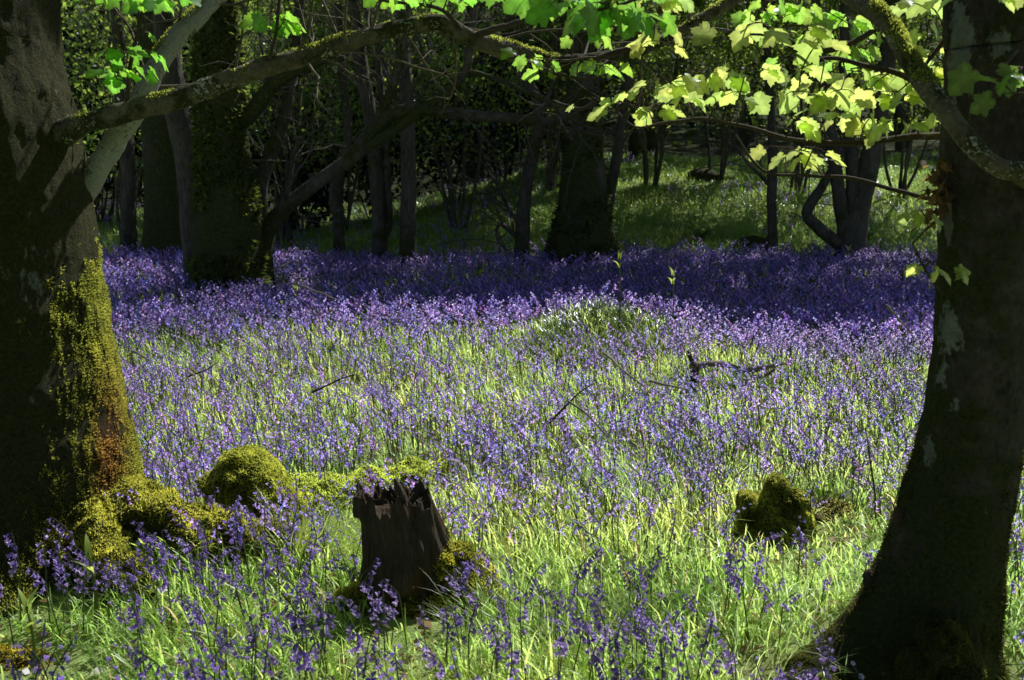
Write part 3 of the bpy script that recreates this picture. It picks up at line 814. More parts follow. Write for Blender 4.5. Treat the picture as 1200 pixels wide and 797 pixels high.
def jagged_stump():
    b = at(487, 725, 3.17); b[2] = at(462, 574, 3.17)[2] - .385
    g = np.random.default_rng(9)
    ns, nz = 150, 60
    th = np.arange(ns) / ns * 2 * math.pi
    # rim height by angle: ragged, with a notch at the camera side left of centre
    jag = .40 + .012 * np.sin(th * 2 + 1) + .022 * vn(v3(np.cos(th) * 3.2, np.sin(th) * 3.2), 5) + + .022 * np.abs(vn(v3(np.cos(th) * 22, np.sin(th) * 22), 19)) + .026 * np.sign(vn(v3(np.cos(th) * 8, np.sin(th) * 8), 8)) * np.abs(vn(v3(np.cos(th) * 9, np.sin(th) * 9), 8)) ** .5
    a = np.angle(np.exp(1j * (th - R(-112)))); jag -= .03 * np.exp(-(a / .10) ** 2)
    a = np.angle(np.exp(1j * (th - R(5)))); jag -= .04 * np.exp(-(a / .5) ** 2)
    a = np.angle(np.exp(1j * (th - R(-70)))); jag += .015 * np.exp(-(a / .3) ** 2)
    u = np.linspace(0, 1, nz)[:, None]
    z = u * jag[None] - .04
    wob = .024 * vn(v3(np.cos(th)[None] * 2 + 0 * z, np.sin(th)[None] * 2 + 0 * z, z * 9.0), 15)
    rx = .112 + wob + .06 * np.exp(-z / .13); ry = .104 + wob + .05 * np.exp(-z / .13)
    a = np.angle(np.exp(1j * (th - R(-5))))[None]
    rr = 1 + .95 * np.exp(-(a / .6) ** 2) * np.exp(-np.clip(z, 0, 1) / .15)
    a = np.angle(np.exp(1j * (th - R(185))))[None]; rr = rr + .28 * np.exp(-(a / .4) ** 2) * np.exp(-np.clip(z, 0, 1) / .07)
    grain = .12 * vn(v3(np.cos(th)[None] * 2.6 + 0 * z, np.sin(th)[None] * 2.6 + 0 * z, z * 4.0), 2) + .07 * vn(v3(np.cos(th)[None] * 7 + 3 * z, np.sin(th)[None] * 7 + 0 * z, z * 9.0), 3) + .10 * np.exp(-(np.angle(np.exp(1j * (th - R(190))))[None] / .5) ** 2 - ((z - .34) / .05) ** 2) - .12 * np.exp(-(np.angle(np.exp(1j * (th - R(-75))))[None] / .22) ** 2 - ((z - .17) / .09) ** 2) + .045 * vn(v3(np.cos(th)[None] * 24 + 0 * z, np.sin(th)[None] * 24 + 4 * z, z * 10), 4)
    rr = rr * (1 + grain)
    X = np.cos(th)[None] * rx * rr - .075 * (z / .44) + .0; Y = np.sin(th)[None] * ry * rr
    V1 = np.stack([X, Y, z], -1)
    # inside of the hollow: goes down again, darker and rough
    u2 = np.linspace(0, 1, 24)[1:, None]
    q = 1 - .25 * u2 - .55 * u2 ** 4
    zz = jag[None] - .04 - .06 * u2 ** .8 + .012 * vn(v3(np.cos(th)[None] * 7 + 0 * u2, np.sin(th)[None] * 7 + 0 * u2, u2 * 6), 6)
    rimx, rimy = X[-1], Y[-1]; cx, cy = rimx.mean(), rimy.mean()
    V2 = np.stack([cx + (rimx - cx)[None] * q, cy + (rimy - cy)[None] * q, zz], -1)
    V = np.concatenate([V1, V2]); n = len(V)
    V = V.reshape(-1, 3); cen = V[-ns:].mean(0)
    V = np.concatenate([V, cen[None]]) + b
    i = np.arange(n - 1)[:, None] * ns; j = np.arange(ns)[None]; j2 = (j + 1) % ns
    Q = np.stack([i + j, i + j2, i + ns + j2, i + ns + j], -1).reshape(-1, 4)
    jj = np.arange(ns); T = np.stack([(n - 1) * ns + jj, (n - 1) * ns + (jj + 1) % ns, np.full(ns, n * ns)], 1)
    hgt = V[:, 2] - b[2]
    C = masks(V, 0); xs = (V[:, 0] - b[0])
    C[:, 1] = .12 + .7 * sst(.05, .14, xs) * (1 - sst(.12, .30, hgt)) + .6 * (1 - sst(.02, .12, hgt)) + .35 * fbm(V * 9, 3, 12)
    C[:, 2] = .3 + .3 * fbm(V * 12, 2, 13)
    C[:, 0] = .05
    o = tag(mk("tree_stump", Buf().add(V, Q, T, C), M_stump, None, b, b), "dark jagged rotten stump with a broken spiky top, standing in the flowers", "stump")
    # spike
    c = b + np.array([-.035, -.07, .335])
    P, r = spline(np.array([c, c + [.004, 0, .05], c + [-.006, 0, .085], c + [-.016, .002, .112]]), np.array([.022, .017, .012, .003]), .006)
    Vs, Qs, Ts = tube(P, r, 14, bark_disp(.006, 60., 4, .3, .8))
    mk("splinter", Buf().add(Vs, Qs, Ts, masks(Vs, .1, 0, .2)), M_stump, o, b)
    for ang, hh_, rr_ in ((-40, .022, .02), (-150, .02, .022), (75, .03, .02)):
        i0 = int((ang % 360) / 360 * ns); c2 = V[(nz - 1) * ns + i0] * .9 + np.array([*(b[:2] + [-.075, 0]), V[(nz - 1) * ns + i0][2]]) * .1
        Pq, rq = spline(np.array([c2 - [0, 0, .06], c2, c2 + [.004, 0, hh_ * .6], c2 + [-.006, .002, hh_]]), np.array([rr_, rr_ * .9, rr_ * .5, .002]), .006)
        Vs, Qs, Ts = tube(Pq, rq, 12, bark_disp(.006, 60., 4 + ang, .3, .8)); mk("splinter", Buf().add(Vs, Qs, Ts, masks(Vs, .1, 0, .3)), M_stump, o, b)
    fz = fuzz(V, tri_of(Q, T), 70000, .010, .005, lambda p, nn: np.clip(.9 * sst(.05, .15, p[:, 0] - b[0]) * (1 - sst(.16, .33, p[:, 2] - b[2])) + .6 * (1 - sst(.02, .1, p[:, 2] - b[2])) + .25 * fbm(p * 12, 2, 14), 0, 1), .4, (.05, .055, .012), (.28, .25, .05), 41)
    tag(mk("moss", Buf().add(*fz), M_moss, o, b), kind="stuff")
    # mossed root knobs on both sides
    for k, (dx, dy, dz, balls) in enumerate([(.215, .03, .05, [((0, 0, 0), (.05, .06, .085)), ((.03, 0, -.03), (.04, .05, .07))]), (-.18, -.05, .02, [((0, 0, 0), (.06, .05, .05)), ((-.05, 0, -.02), .045)]),
                                             (.16, .0, .10, [((0, 0, 0), (.06, .06, .09)), ((.03, 0, -.07), (.07, .07, .08))])]):
        V, Q = lump(b + np.array([dx, dy, dz]), balls, 50, 32, 330 + k, .10, 26.)
        rt = mk("root", Buf().add(V, Q, None, masks(V, .8, .05, .3)), M_barkL, o, b)
        tag(mk("moss", Buf().add(*fuzz(V, tri_of(Q), 10000, .009, .005, None, .4, (.05, .055, .012), (.28, .25, .055), 50 + k)), M_moss, rt, b), kind="stuff")
    LOW.extend([(b[0], b[1] - .25, .26), (b[0] - .05, b[1] - .45, .22), (LT[0], LT[1] - .5, .4), (LT[0] + .35, LT[1] - .45, .3), (RT[0], RT[1] - .5, .4), (RT[0] - .2, RT[1] - .4, .3)])
    EXCL.extend([(b[0] + .05, b[1] - .10, .13), (RT[0] - .2, RT[1] - .30, .12), (.78, 2.6, .15), (.70, 2.55, .1), (-1.35, 2.66, .09), (-1.2, 2.64, .07)]); LOWF.extend([(-1.3, 2.45, .22), (-1.1, 2.45, .16), (-1.45, 2.6, .15)]); EXCL.append((b[0], b[1], .17)); EXCL.append((b[0] + .15, b[1], .1))


jagged_stump()


def stick(name, label, cat, ends, rad, mat, seed, fork=True, bend=.05):
    """fallen wood between points (px, py, height above the soil)"""
    g = np.random.default_rng(seed)
    P = []
    rad = rad * (.85 if mat == M_dead else .7)
    for px, py, h in ends:
        h += .07 if mat == M_dead else 0
        q = gp(px, py, h); q[2] += h; P.append(q)
    P = np.array(P); b = P[0].copy(); b[2] = G(b[0], b[1])
    Pm, r = spline(P, np.linspace(rad, rad * .45, len(P)), .03)
    Pm = Pm + bend * .3 * np.stack([fbm(Pm * 5 + 9 * k, 2, seed + k) for k in range(3)], 1)
    B = Buf(); V, Q, T = tube(Pm, r, 9, bark_disp(rad * .25, 30., seed, 1., .5)); B.add(V, Q, T, masks(V, .15, .2, .15))
    if fork:
        for _ in range(2):
            i = g.integers(len(Pm) // 3, len(Pm)); d = (Pm[-1] - Pm[0]); L = np.linalg.norm(d); d = d / L + unit(g, 1)[0] * .7
            q = np.array([Pm[i], Pm[i] + d * L * .12, Pm[i] + d * L * .22 + [0, 0, .02]])
            V, Q, T = tube(q, r[i] * np.array([.7, .5, .2]), 6); B.add(V, Q, T, masks(V, .15, .2, .15))
    return tag(mk(name, B, mat, None, b, b), label, cat)


# the broken branch lying in the glade
b = gp(812, 452, 0)
fb = thing("fallen_branch", "short broken branch lying in the glade with a brown upright stub and bleached split end", "branch", b)
c = b + np.array([0, 0, .10])
for nm, pts, rr_, mt in [("stub", [c + [0, 0, -.1], c + [.01, 0, .0], c + [-.015, 0, .06], c + [-.04, .0, .12]], [.024, .022, .013, .005], M_stump),
                         ("stem", [c + [-.02, 0, .02], c + [.12, .03, .03], c + [.26, .05, .01], c + [.36, .05, -.03]], [.022, .02, .014, .008], M_dead),
                         ("split_wood", [c + [.26, .0, -.01], c + [.38, .02, .0], c + [.5, .03, .02], c + [.6, .04, .035]], [.012, .018, .012, .004], M_dead),
                         ("split_wood", [c + [.30, -.05, -.05], c + [.42, -.02, -.03], c + [.52, .0, .015]], [.010, .012, .004], M_dead)]:
    Pq, rq = spline(np.array(pts), np.array(rr_), .012)
    V, Q, T = tube(Pq, rq, 14, bark_disp(.008, 30., 3, .5, .8)); mk(nm, Buf().add(V, Q, T, masks(V, .2, .05, .45)), mt, fb, b)

for i, (lab, ends, rad, mat) in enumerate([
    ("pale straight stick lying in front of the broad mossy trunk", [(342, 332, .3), (368, 340, .28), (396, 351, .25)], .012, M_dead),
    ("short bleached stick end poking up beside the broad mossy trunk", [(318, 318, .25), (348, 306, .34), (352, 332, .3)], .009, M_dead),
    ("thin dark twig leaning among flowers near the bleached forked twig", [(222, 442, .2), (240, 436, .25), (256, 424, .3)], .007, M_twig),
    ("small bleached forked twig beside the mossy sycamore trunk", [(156, 428, .2), (155, 412, .3), (174, 424, .25)], .009, M_dead),
    ("long dark arching twig rising out of the sunlit flowers", [(636, 500, .1), (650, 485, .22), (672, 466, .3), (692, 452, .34)], .009, M_twig),
    ("pale thin stick slanting down beside the dark arching twig", [(664, 470, .32), (690, 488, .25), (714, 512, .15)], .007, M_dead),
    ("pale stick slanting through the flowers below the grassy hummock", [(708, 414, .25), (730, 432, .25), (752, 452, .2)], .009, M_dead),
    ("long pale stick propped at the shade edge by the leaning trunk", [(1038, 358, .45), (1052, 372, .35), (1070, 390, .2)], .010, M_dead),
    ("dark thin branch lying across the flowers behind the domed log", [(365, 460, .22), (395, 446, .26), (418, 438, .3)], .009, M_twig),
    ("thin bare upright stem before the leaning trunk beside the knobbed stump", [(1026, 610, .05), (1024, 575, .25), (1020, 535, .38), (1016, 505, .45)], .006, M_twig),
    ("grey fallen twig in the grass between hummock and broken branch", [(760, 446, .2), (785, 452, .22), (806, 458, .2)], .008, M_dead),
]):
    stick("fallen_stick", lab, "stick", ends, rad, mat, 500 + i, fork=i in (1, 4, 8, 9))

# ------------------------------------------------------------------ trees of the wood behind
def bg_tree(name, label, pts, d, limbs_=(), moss=.4, H=9., crown=(2.6, 3.0), seed=0, ncl=60, per=36, flare=.0, group=None, ns=28, mat=None, twigs=16, lich=.15, amp=.02, shag=0):
    g = np.random.default_rng(seed)
    mat = mat or M_far
    x0 = (pts[0][0] - CX) / FPX * d
    if x0 > -1.5 and x0 < 16: H = max(5.6, min(H, (d - 9.3) * 1.5))  # height cut so the tree's shadow stays off the glade
    P, r = pxpath(pts, d)            # from the base up
    b = P[0].copy(); b[2] = G(b[0], b[1])
    P[0, 2] = b[2] - .1
    o = thing(name, label, "tree", b, group)
    tdir = P[-1] - P[-2]; tdir /= np.linalg.norm(tdir); tdir = tdir * np.array([.6, .6, 1]); tdir /= np.linalg.norm(tdir)
    left = max(1.5, H - P[-1, 2])
    ext = [P[-1] + tdir * left * q + g.normal(0, .12 * left * q, 3) * np.array([1, 1, 0]) for q in (.35, .7, 1.)]
    P2 = np.concatenate([P, ext]); r2 = np.concatenate([r, r[-1] * np.array([.75, .45, .18])])
    S, sr = spline(P2, r2, .07)
    fl = bark_disp(amp, 5., seed, .35, .6)

    def disp(V, D, C):
        e = fl(V, D, C); h = np.clip(V[..., 2] - b[2], 0, 9)
        if flare:
            th = np.arctan2(D[..., 1], D[..., 0])
            e = e + flare * np.exp(-h / .28) * (.45 + .55 * np.cos(th * 4 + seed)) + flare * .4 * np.exp(-h / .8)
        return e
    V, Q, T = tube(S, sr, ns, disp)
    C = masks(V, moss, lich); C[:, 1] += .4 * fbm(V * 1.6, 3, seed) + .15 * sst(1.2, .0, V[:, 2] - b[2]); C[:, 0] += .2 * fbm(V * 4, 2, seed + 1)
    B = Buf().add(V, Q, T, C)
    if twigs: fine_twigs(g, B, S[len(S) // 6:], sr[len(S) // 6:], twigs * 3, 1.15, rr=.009)
    mk("trunk", B, mat, o, b)
    if shag:
        tq = tri_of(Q, T); tq = tq[(V[tq[:, 0], 2] < 4) & (V[tq[:, 0], 2] > b[2])]
        tag(mk("moss", Buf().add(*fuzz(V, tq, shag, .05, .025, lambda p, q: np.clip(.5 + 1.6 * fbm(p * 3, 3, seed + 7), 0, 1), -.2, (.012, .018, .005), (.07, .085, .018), seed)), M_moss, o, b), kind="stuff")
    tips = [S[-1]]
    for k, lp in enumerate(limbs_):
        Pl, rl = pxpath(lp, d)
        Pl, rl = spline(Pl, rl * .8, .06)
        Pl = Pl + .03 * np.stack([fbm(Pl * 3 + 9 * q, 2, seed + q) for q in range(3)], 1) * np.linspace(0, 1, len(Pl))[:, None]
        V, Q, T = tube(Pl, rl, 14, bark_disp(.012, 8., seed + k, 1., .6)); B = Buf().add(V, Q, T, masks(V, moss, lich + .1))
        fine_twigs(g, B, Pl, rl, 16, .8, rr=.008)
        mk("branch", B, mat, o, b); tips.append(Pl[-1])
    # limbs above the frame carrying the crown
    top = S[-1]; zc = max(4.4, H * .55)
    B = Buf(); cs = []
    for k in range(6):
        i = np.argmin(np.abs(S[:, 2] - (zc + (H - zc) * (.1 + .75 * g.random()))))
        a = g.random() * 6.28; L = crown[0] * (.6 + .5 * g.random())
        e = S[i] + np.array([math.cos(a) * L, math.sin(a) * L, L * g.uniform(.1, .6)])
        Pl, rl = spline(np.array([S[i], (S[i] + e) / 2 + [0, 0, -.1 * L], e]), sr[i] * np.array([.55, .35, .12]), .15)
        V, Q, T = tube(Pl, rl, 8, bark_disp(.01, 8., seed, 1., .6)); B.add(V, Q, T, masks(V, moss, lich)); cs += [e, (S[i] + e) / 2]
    mk("branch", B, mat, o, b)
    u = unit(g, ncl) * (g.random(ncl) ** .4)[:, None] * np.array([crown[0], crown[0], crown[1]])
    cc = np.concatenate([np.array([top[0], top[1], (zc + H) / 2 + .6]) + u, np.array(cs)])
    cc = cc[cc[:, 2] > 3.9 + .3 * g.random(len(cc))]
    rr = crown_leaves(g, cc, .45 + .5 * g.random(len(cc)), per, .22, (.022, .045, .010), (.06, .10, .018))
    if rr is not None: mk("crown", Buf().add(rr[0], rr[1], None, rr[2]), M_crown, o, b)
    EXCL.append((b[0], b[1], max(.1, r[0] * .9)))
    return o


bg_tree("mossy_tree", "broad mossy trunk standing in the bluebells at the back of the glade", [(266, 345, 88), (266, 318, 82), (266, 296, 76), (265, 260, 74), (262, 200, 63), (258, 140, 56), (256, 80, 50), (255, 20, 45), (254, -30, 42)], 9.6,
        [[(262, 150, 26), (285, 140, 24), (306, 118, 22), (325, 96, 20), (345, 84, 18), (380, 70, 14), (410, 40, 10)]], .78, 9, seed=1, flare=.04, ns=48, amp=.05, shag=7000)
bg_tree("leaning_tree", "slim grey trunk leaning against the broad mossy one from behind", [(238, 320, 40), (232, 280, 36), (226, 220, 33), (216, 160, 30), (204, 110, 29), (197, 60, 28), (190, 0, 25), (186, -30, 24)], 10.2, (), .35, 8, seed=2)
bg_tree("dark_tree", "dim thick trunk half hidden behind the pale limb, left of the broad mossy trunk", [(196, 300, 70), (196, 270, 52), (194, 220, 46), (190, 160, 44), (188, 100, 42), (184, 40, 40), (182, -20, 38)], 12.5, (), .6, 9, seed=3, flare=.05)
bg_tree("forked_tree", "low forked tree whose crooked mossy limb sweeps up from the broad trunk's foot", [(306, 318, 32), (308, 290, 23), (318, 262, 20), (338, 240, 18), (370, 215, 16), (402, 192, 15), (430, 172, 14), (462, 152, 13), (495, 128, 12), (528, 104, 11), (546, 82, 10), (552, 40, 9), (556, -20, 8)], 9.9,
        [[(402, 196, 20), (424, 168, 20), (446, 142, 20), (470, 130, 19), (500, 130, 17), (535, 134, 17), (570, 137, 16), (605, 139, 15), (640, 141, 12), (680, 132, 8)],
         [(312, 278, 24), (305, 240, 22), (308, 205, 21), (322, 168, 20), (334, 130, 18), (340, 90, 16), (348, 40, 14), (352, -10, 12)],
         [(430, 170, 14), (452, 120, 13), (466, 80, 12), (470, 40, 10), (476, -10, 8)],
         [(322, 262, 12), (336, 225, 10), (342, 190, 9), (352, 160, 6)],
         [(546, 84, 8), (575, 90, 7), (610, 105, 7), (650, 125, 5), (676, 150, 3.5), (690, 178, 2)]], .5, 7, seed=4, ns=24, amp=.008)
bg_tree("slender_tree", "straight slender dark trunk rising alone at the middle back edge of the flowers", [(478, 292, 24), (478, 270, 18), (479, 220, 17), (478, 160, 16), (476, 100, 16), (472, 50, 15), (470, -10, 14)], 12.2, [[(478, 180, 8), (470, 140, 8), (455, 90, 7), (440, 50, 6), (425, 0, 5)]], .3, 8, seed=5)
bg_tree("slender_tree", "pair-stemmed thin tree with a pale edged stem next to the slender dark trunk", [(446, 292, 22), (445, 270, 18), (443, 230, 17), (440, 180, 16), (432, 130, 15), (424, 80, 14), (416, 20, 13), (412, -20, 12)], 12.4,
        [[(447, 285, 11), (456, 260, 10), (454, 220, 10), (452, 170, 9), (448, 110, 9), (440, 50, 7)]], .3, 8, seed=6)
bg_tree("crooked_tree", "thin crooked tree with a dead hooked branch near its foot, beside the great trunk", [(612, 292, 22), (612, 270, 17), (615, 235, 15), (620, 200, 15), (628, 165, 14), (632, 140, 13), (628, 110, 10), (612, 90, 9), (600, 50, 8), (596, 0, 7)], 12.3,
        [[(613, 262, 8), (600, 250, 7), (590, 232, 6), (580, 212, 4), (570, 200, 2)], [(612, 282, 7), (598, 270, 7), (586, 262, 6), (582, 275, 5), (592, 290, 3)], [(630, 150, 9), (640, 120, 8), (650, 90, 6), (655, 40, 5)]], .35, 7, seed=7)
bg_tree("great_tree", "stout dark trunk with flaring foot standing on the edge of the grassy bank", [(684, 296, 82), (684, 282, 74), (684, 262, 62), (683, 230, 52), (683, 190, 47), (683, 140, 43), (685, 80, 40), (687, 20, 38), (688, -30, 36)], 12.3, (), .55, 10, crown=(3.4, 3.4), seed=8, flare=.07, ns=48, ncl=90, amp=.05, shag=5000)
bg_tree("leaning_tree", "thin dark stem leaning away to the side of the stout flaring trunk", [(710, 272, 16), (713, 245, 13), (719, 205, 13), (726, 165, 12), (733, 110, 11), (738, 60, 10), (742, 0, 9)], 13.4, (), .25, 8, seed=9)
bg_tree("clustered_tree", "clump of dark stems spreading from one foot on the bank near the leaning lichen trunk", [(998, 292, 40), (1000, 275, 27), (1006, 245, 24), (1016, 205, 23), (1026, 160, 22), (1034, 110, 20), (1042, 50, 18), (1046, -10, 16)], 12.6,
        [[(994, 288, 24), (986, 250, 20), (980, 205, 19), (974, 160, 18), (966, 100, 16), (958, 40, 14), (954, -20, 12)], [(1000, 285, 22), (1000, 240, 20), (998, 190, 19), (994, 140, 17), (990, 80, 15), (990, 0, 13)], [(985, 288, 20), (960, 268, 18), (946, 250, 16), (962, 222, 14), (974, 200, 10)]],
        .35, 9, seed=10, flare=.04)
bg_tree("slender_tree", "very thin pale stem on the bank between the stout trunk and the dark clump", [(906, 284, 16), (905, 262, 11), (904, 230, 11), (905, 180, 10), (903, 120, 9), (900, 60, 8), (898, 0, 7)], 13.0, [[(904, 220, 5), (890, 205, 5), (875, 190, 4), (862, 170, 3)]], .2, 7, seed=11)
bg_tree("slender_tree", "thin twisted stem behind the swept mossy limb, foot hidden in grass", [(398, 285, 14), (396, 262, 12), (392, 230, 12), (398, 200, 11), (408, 160, 10), (404, 110, 10), (398, 50, 9), (396, 0, 8)], 13.5, (), .3, 8, seed=12)
bg_tree("slender_tree", "slim stem between the sycamore bough and the broad mossy trunk, low bare twigs", [(150, 292, 20), (150, 262, 17), (152, 210, 16), (146, 150, 15), (140, 90, 14), (138, 30, 13), (136, -20, 12)], 13.2, (), .3, 8, seed=13)

# dimmer trees deeper in the wood
g = np.random.default_rng(77)
spots = [(335, 17, 30), (365, 21, 26), (560, 23, 24), (745, 20, 18), (766, 22, 14), (870, 27, 26), (940, 21, 12), (1060, 24, 20), (110, 19, 30), (60, 16, 34), (290, 23, 26), (430, 26, 22), (700, 31, 30), (225, 27, 24),
         (1290, 17, 40), (1350, 25, 40), (1500, 24, 50), (1240, 28, 40), (1600, 22, 60), (1750, 25, 60), (1520, 31, 50), (1150, 33, 40), (980, 34, 36), (1350, 36, 40), (1700, 34, 50), (1130, 38, 40), (800, 38, 40), (1500, 40, 40), (-150, 17, 50), (-300, 22, 50), (0, 25, 40), (-200, 30, 50), (900, 42, 36), (1250, 44, 40), (500, 36, 36), (250, 36, 36),
         (2000, 20, 60), (1900, 28, 60), (1450, 15, 50)]
for i, (px, d, w) in enumerate(spots):
    x = (px - CX) / FPX * d; z = float(G(x, d))
    yb = pix(np.array([x, d, z]))[1]; lean = g.normal(0, 26)
    w = w * 14 / d if d > 30 else w * .75
    pts = [(px, yb, w * 1.3), (px + lean * .2, yb - 40 * 18 / d, w), (px + lean * .6, yb - 110 * 18 / d, w * .92), (px + lean + g.normal(0, 6), yb - 200 * 18 / d, w * .82), (px + lean * 1.5 + g.normal(0, 8), yb - 290 * 18 / d, w * .7)]
    bg_tree("woodland_tree", "dim bare-stemmed tree standing deep in the dark wood beyond the bank", pts, d, (), .35, g.uniform(9, 15) + (3 if d > 26 else 0), crown=(g.uniform(3.2, 4.4), g.uniform(2.6, 4.)), seed=600 + i, ncl=85, per=40, group="dim trees deep in the wood", ns=14, twigs=8)

# understorey: thin-leaved bushes and dark evergreen shrubs
def shrub(name, label, px, d, h, w, n, mat, c0, c1, size, seed, stems=8, droop=-.1, z0=.2, ghost=True):
    g = np.random.default_rng(seed)
    x = (px - CX) / FPX * d; b = np.array([x, d, float(G(x, d))])
    o = thing(name, label, "shrub", b)
    B = Buf(); ends = []
    for k in range(stems):
        a = g.random() * 6.28; L = h * g.uniform(.6, 1.0); out = w * g.uniform(.25, .95)
        q = np.array([b + [math.cos(a) * .08, math.sin(a) * .08, -.05], b + [math.cos(a) * out * .35, math.sin(a) * out * .35, L * .5], b + [math.cos(a) * out, math.sin(a) * out, L]])
        Pq, rq = spline(q, np.array([.017, .012, .004]) * (h / 3), .1)
        Pq = Pq + .08 * np.stack([fbm(Pq * 1.7 + 9 * j + k, 2, seed + j) for j in range(3)], 1)
        V, Q, T = tube(Pq, rq, 6); B.add(V, Q, T, masks(V, .2, .15))
        ends += fine_twigs(g, B, Pq, rq, 9, h * .3, rr=.008); ends += list(Pq[len(Pq) // 3::3])
    mk("stem", B, M_far, o, b)
    E = np.array(ends); E = E[E[:, 2] > b[2] + z0]
    k = g.integers(0, len(E), n)
    P = E[k] + unit(g, n) * (.07 * h + .13 * h * g.random(n) ** .8)[:, None] * np.array([1, 1, .7]) * .8
    P = P[P[:, 2] > b[2] + z0 * .6]
    n = len(P)
    dd = unit(g, n) + np.array([0, -.1, droop]); dd /= np.linalg.norm(dd, axis=1)[:, None]
    L = size * (.6 + .8 * g.random(n)); mix = np.clip(.5 + .8 * fbm(P * 1.2, 2, seed) + g.normal(0, .25, n), 0, 1)[:, None]
    V, Q, C = rhomb(P, dd, unit(g, n) + np.array([0, 0, .8]), L, L * .55, np.asarray(c0) * (1 - mix) + np.asarray(c1) * mix)
    mk("foliage", Buf().add(V, Q, None, C), mat, o, b)


EV0, EV1 = (.008, .016, .006), (.022, .040, .014)
for i, (px, d, h, w, lab) in enumerate([
    (360, 16.5, 2.2, 1.5, "dark glossy evergreen shrub behind the swept mossy limb"),
    (440, 18.5, 2.7, 1.9, "dark glossy evergreen shrub behind the pair-stemmed thin tree"),
    (530, 18.0, 2.5, 1.9, "dark glossy evergreen shrub right of the slender dark trunk"),
    (590, 19.5, 2.6, 1.8, "dark glossy evergreen shrub behind the thin crooked tree"),
    (655, 19.5, 2.8, 1.8, "dark glossy evergreen shrub behind the stout flaring trunk"),
    (230, 18.0, 2.6, 2.0, "dark evergreen shrub filling the gap beside the broad mossy trunk"),
    (120, 17.5, 2.8, 2.0, "dark evergreen shrub glimpsed between sycamore trunk and pale limb")]):
    shrub("evergreen_shrub", lab, px, d, h, w, 3800, M_glossy, EV0, EV1, .13, 700 + i, z0=.1)
LG0, LG1 = (.07, .11, .03), (.22, .30, .09)  # leaf tones paled for the soft light and haze on these saplings
for i, (px, d, h, w, n, lab) in enumerate([
    (150, 14.5, 4.6, 1.7, 3000, "small-leaved sapling in thin leaf behind the pale limb"),
    (330, 14.0, 4.4, 1.6, 2600, "small-leaved sapling behind the broad mossy trunk's crooked branch"),
    (400, 16.0, 4.8, 2.0, 3000, "small-leaved sapling above the swept mossy limb"),
    (540, 15.0, 4.8, 2.0, 3400, "small-leaved sapling hanging over the middle of the wood edge"),
    (640, 17.0, 5.2, 2.0, 3200, "small-leaved sapling behind the horizontal mossy limb's tip"),
    (760, 16.5, 4.8, 2.0, 3600, "small-leaved sapling beside the thin leaning stem on the bank"),
    (840, 17.0, 4.8, 2.0, 3600, "small-leaved sapling on the bank behind the bright leaf sprays"),
    (930, 16.0, 4.6, 1.9, 3400, "small-leaved sapling behind the dark clump of stems"),
    (1050, 15.5, 4.6, 1.9, 3000, "small-leaved sapling beside the leaning lichen trunk"),
    (230, 20.0, 5.6, 2.2, 3000, "tall small-leaved sapling far behind the broad mossy trunk"),
    (700, 21.0, 6.0, 2.4, 3400, "tall small-leaved sapling far behind the stout flaring trunk"),
    (980, 21.0, 6.0, 2.4, 3400, "tall small-leaved sapling far behind the dark clump of stems")]):
    shrub("leafy_sapling", lab, px, d, h, w, int(n * 1.6), M_crown, LG0, LG1, .075 if d < 18 else .10, 800 + i, stems=5, z0=1.2)

# far wood that reads as one mass
g = np.random.default_rng(88)
n = 60000
y = 24 + 32 * g.random(n) ** .8; x = (g.random(n) * 2 - 1) * (8 + y * .75)
z = G(x, y) + 13 * g.random(n) ** 1.3
P = np.stack([x, y, z], 1); cl = fbm(P * np.array([.55, .55, .7]), 3, 66); P = P[cl > -.14]
P = P[~(lit(P) & (P[:, 1] < 27))]; n = len(P)
dd = unit(g, n); L = .22 + .22 * g.random(n)
mix = np.clip(.45 + .8 * fbm(P * .5, 2, 67) + g.normal(0, .2, n), 0, 1)[:, None]
V, Q, C = rhomb(P, dd, unit(g, n) + np.array([0, 0, .6]), L, L * .6, np.array([.014, .024, .008]) * (1 - mix) + np.array([.055, .085, .022]) * mix)
tag(mk("undergrowth", Buf().add(V, Q, None, C), M_crown), "dark mass of leaves filling the far wood on the hill", "woodland", kind="stuff")

# small ferns, mossy stones and shoots
def fern(label, px, py, s, seed, nf=11, c=(.05, .09, .018)):
    g = np.random.default_rng(seed); b = gp(px, py, 0)
    o = thing("fern", label, "fern", b)
    for k in range(nf):
        a = k / nf * 6.28 + g.normal(0, .2); B = Buf()
        out = np.array([math.cos(a), math.sin(a), 0]); L = s * g.uniform(.8, 1.15)
        t = np.linspace(0, 1, 16); Pm = b + out * (L * (.25 * t + .6 * t ** 2))[:, None] + np.array([0, 0, 1]) * (L * (1.0 * t - .55 * t ** 2.2))[:, None]
        V, Q, T = tube(Pm, .004 * (1.1 - t), 4); B.add(V, Q, T, np.array(c) * .8)
        side = np.cross(out, [0, 0, 1])
        for sgn in (-1, 1):
            i = np.arange(2, 16); q = Pm[i]; l = L * .26 * np.sin(np.pi * (t[i] * .85 + .12))
            V, Q, C = rhomb(q, np.tile(side * sgn + out * .35 + np.array([0, 0, -.12]), (len(i), 1)), np.tile(np.array([0, 0, 1.]), (len(i), 1)), l, np.full(len(i), L * .055), np.tile(np.array(c), (len(i), 1)) * g.uniform(.7, 1.3, (len(i), 1)))
            B.add(V, Q, None, C)
        mk("frond", B, M_grass, o, b)


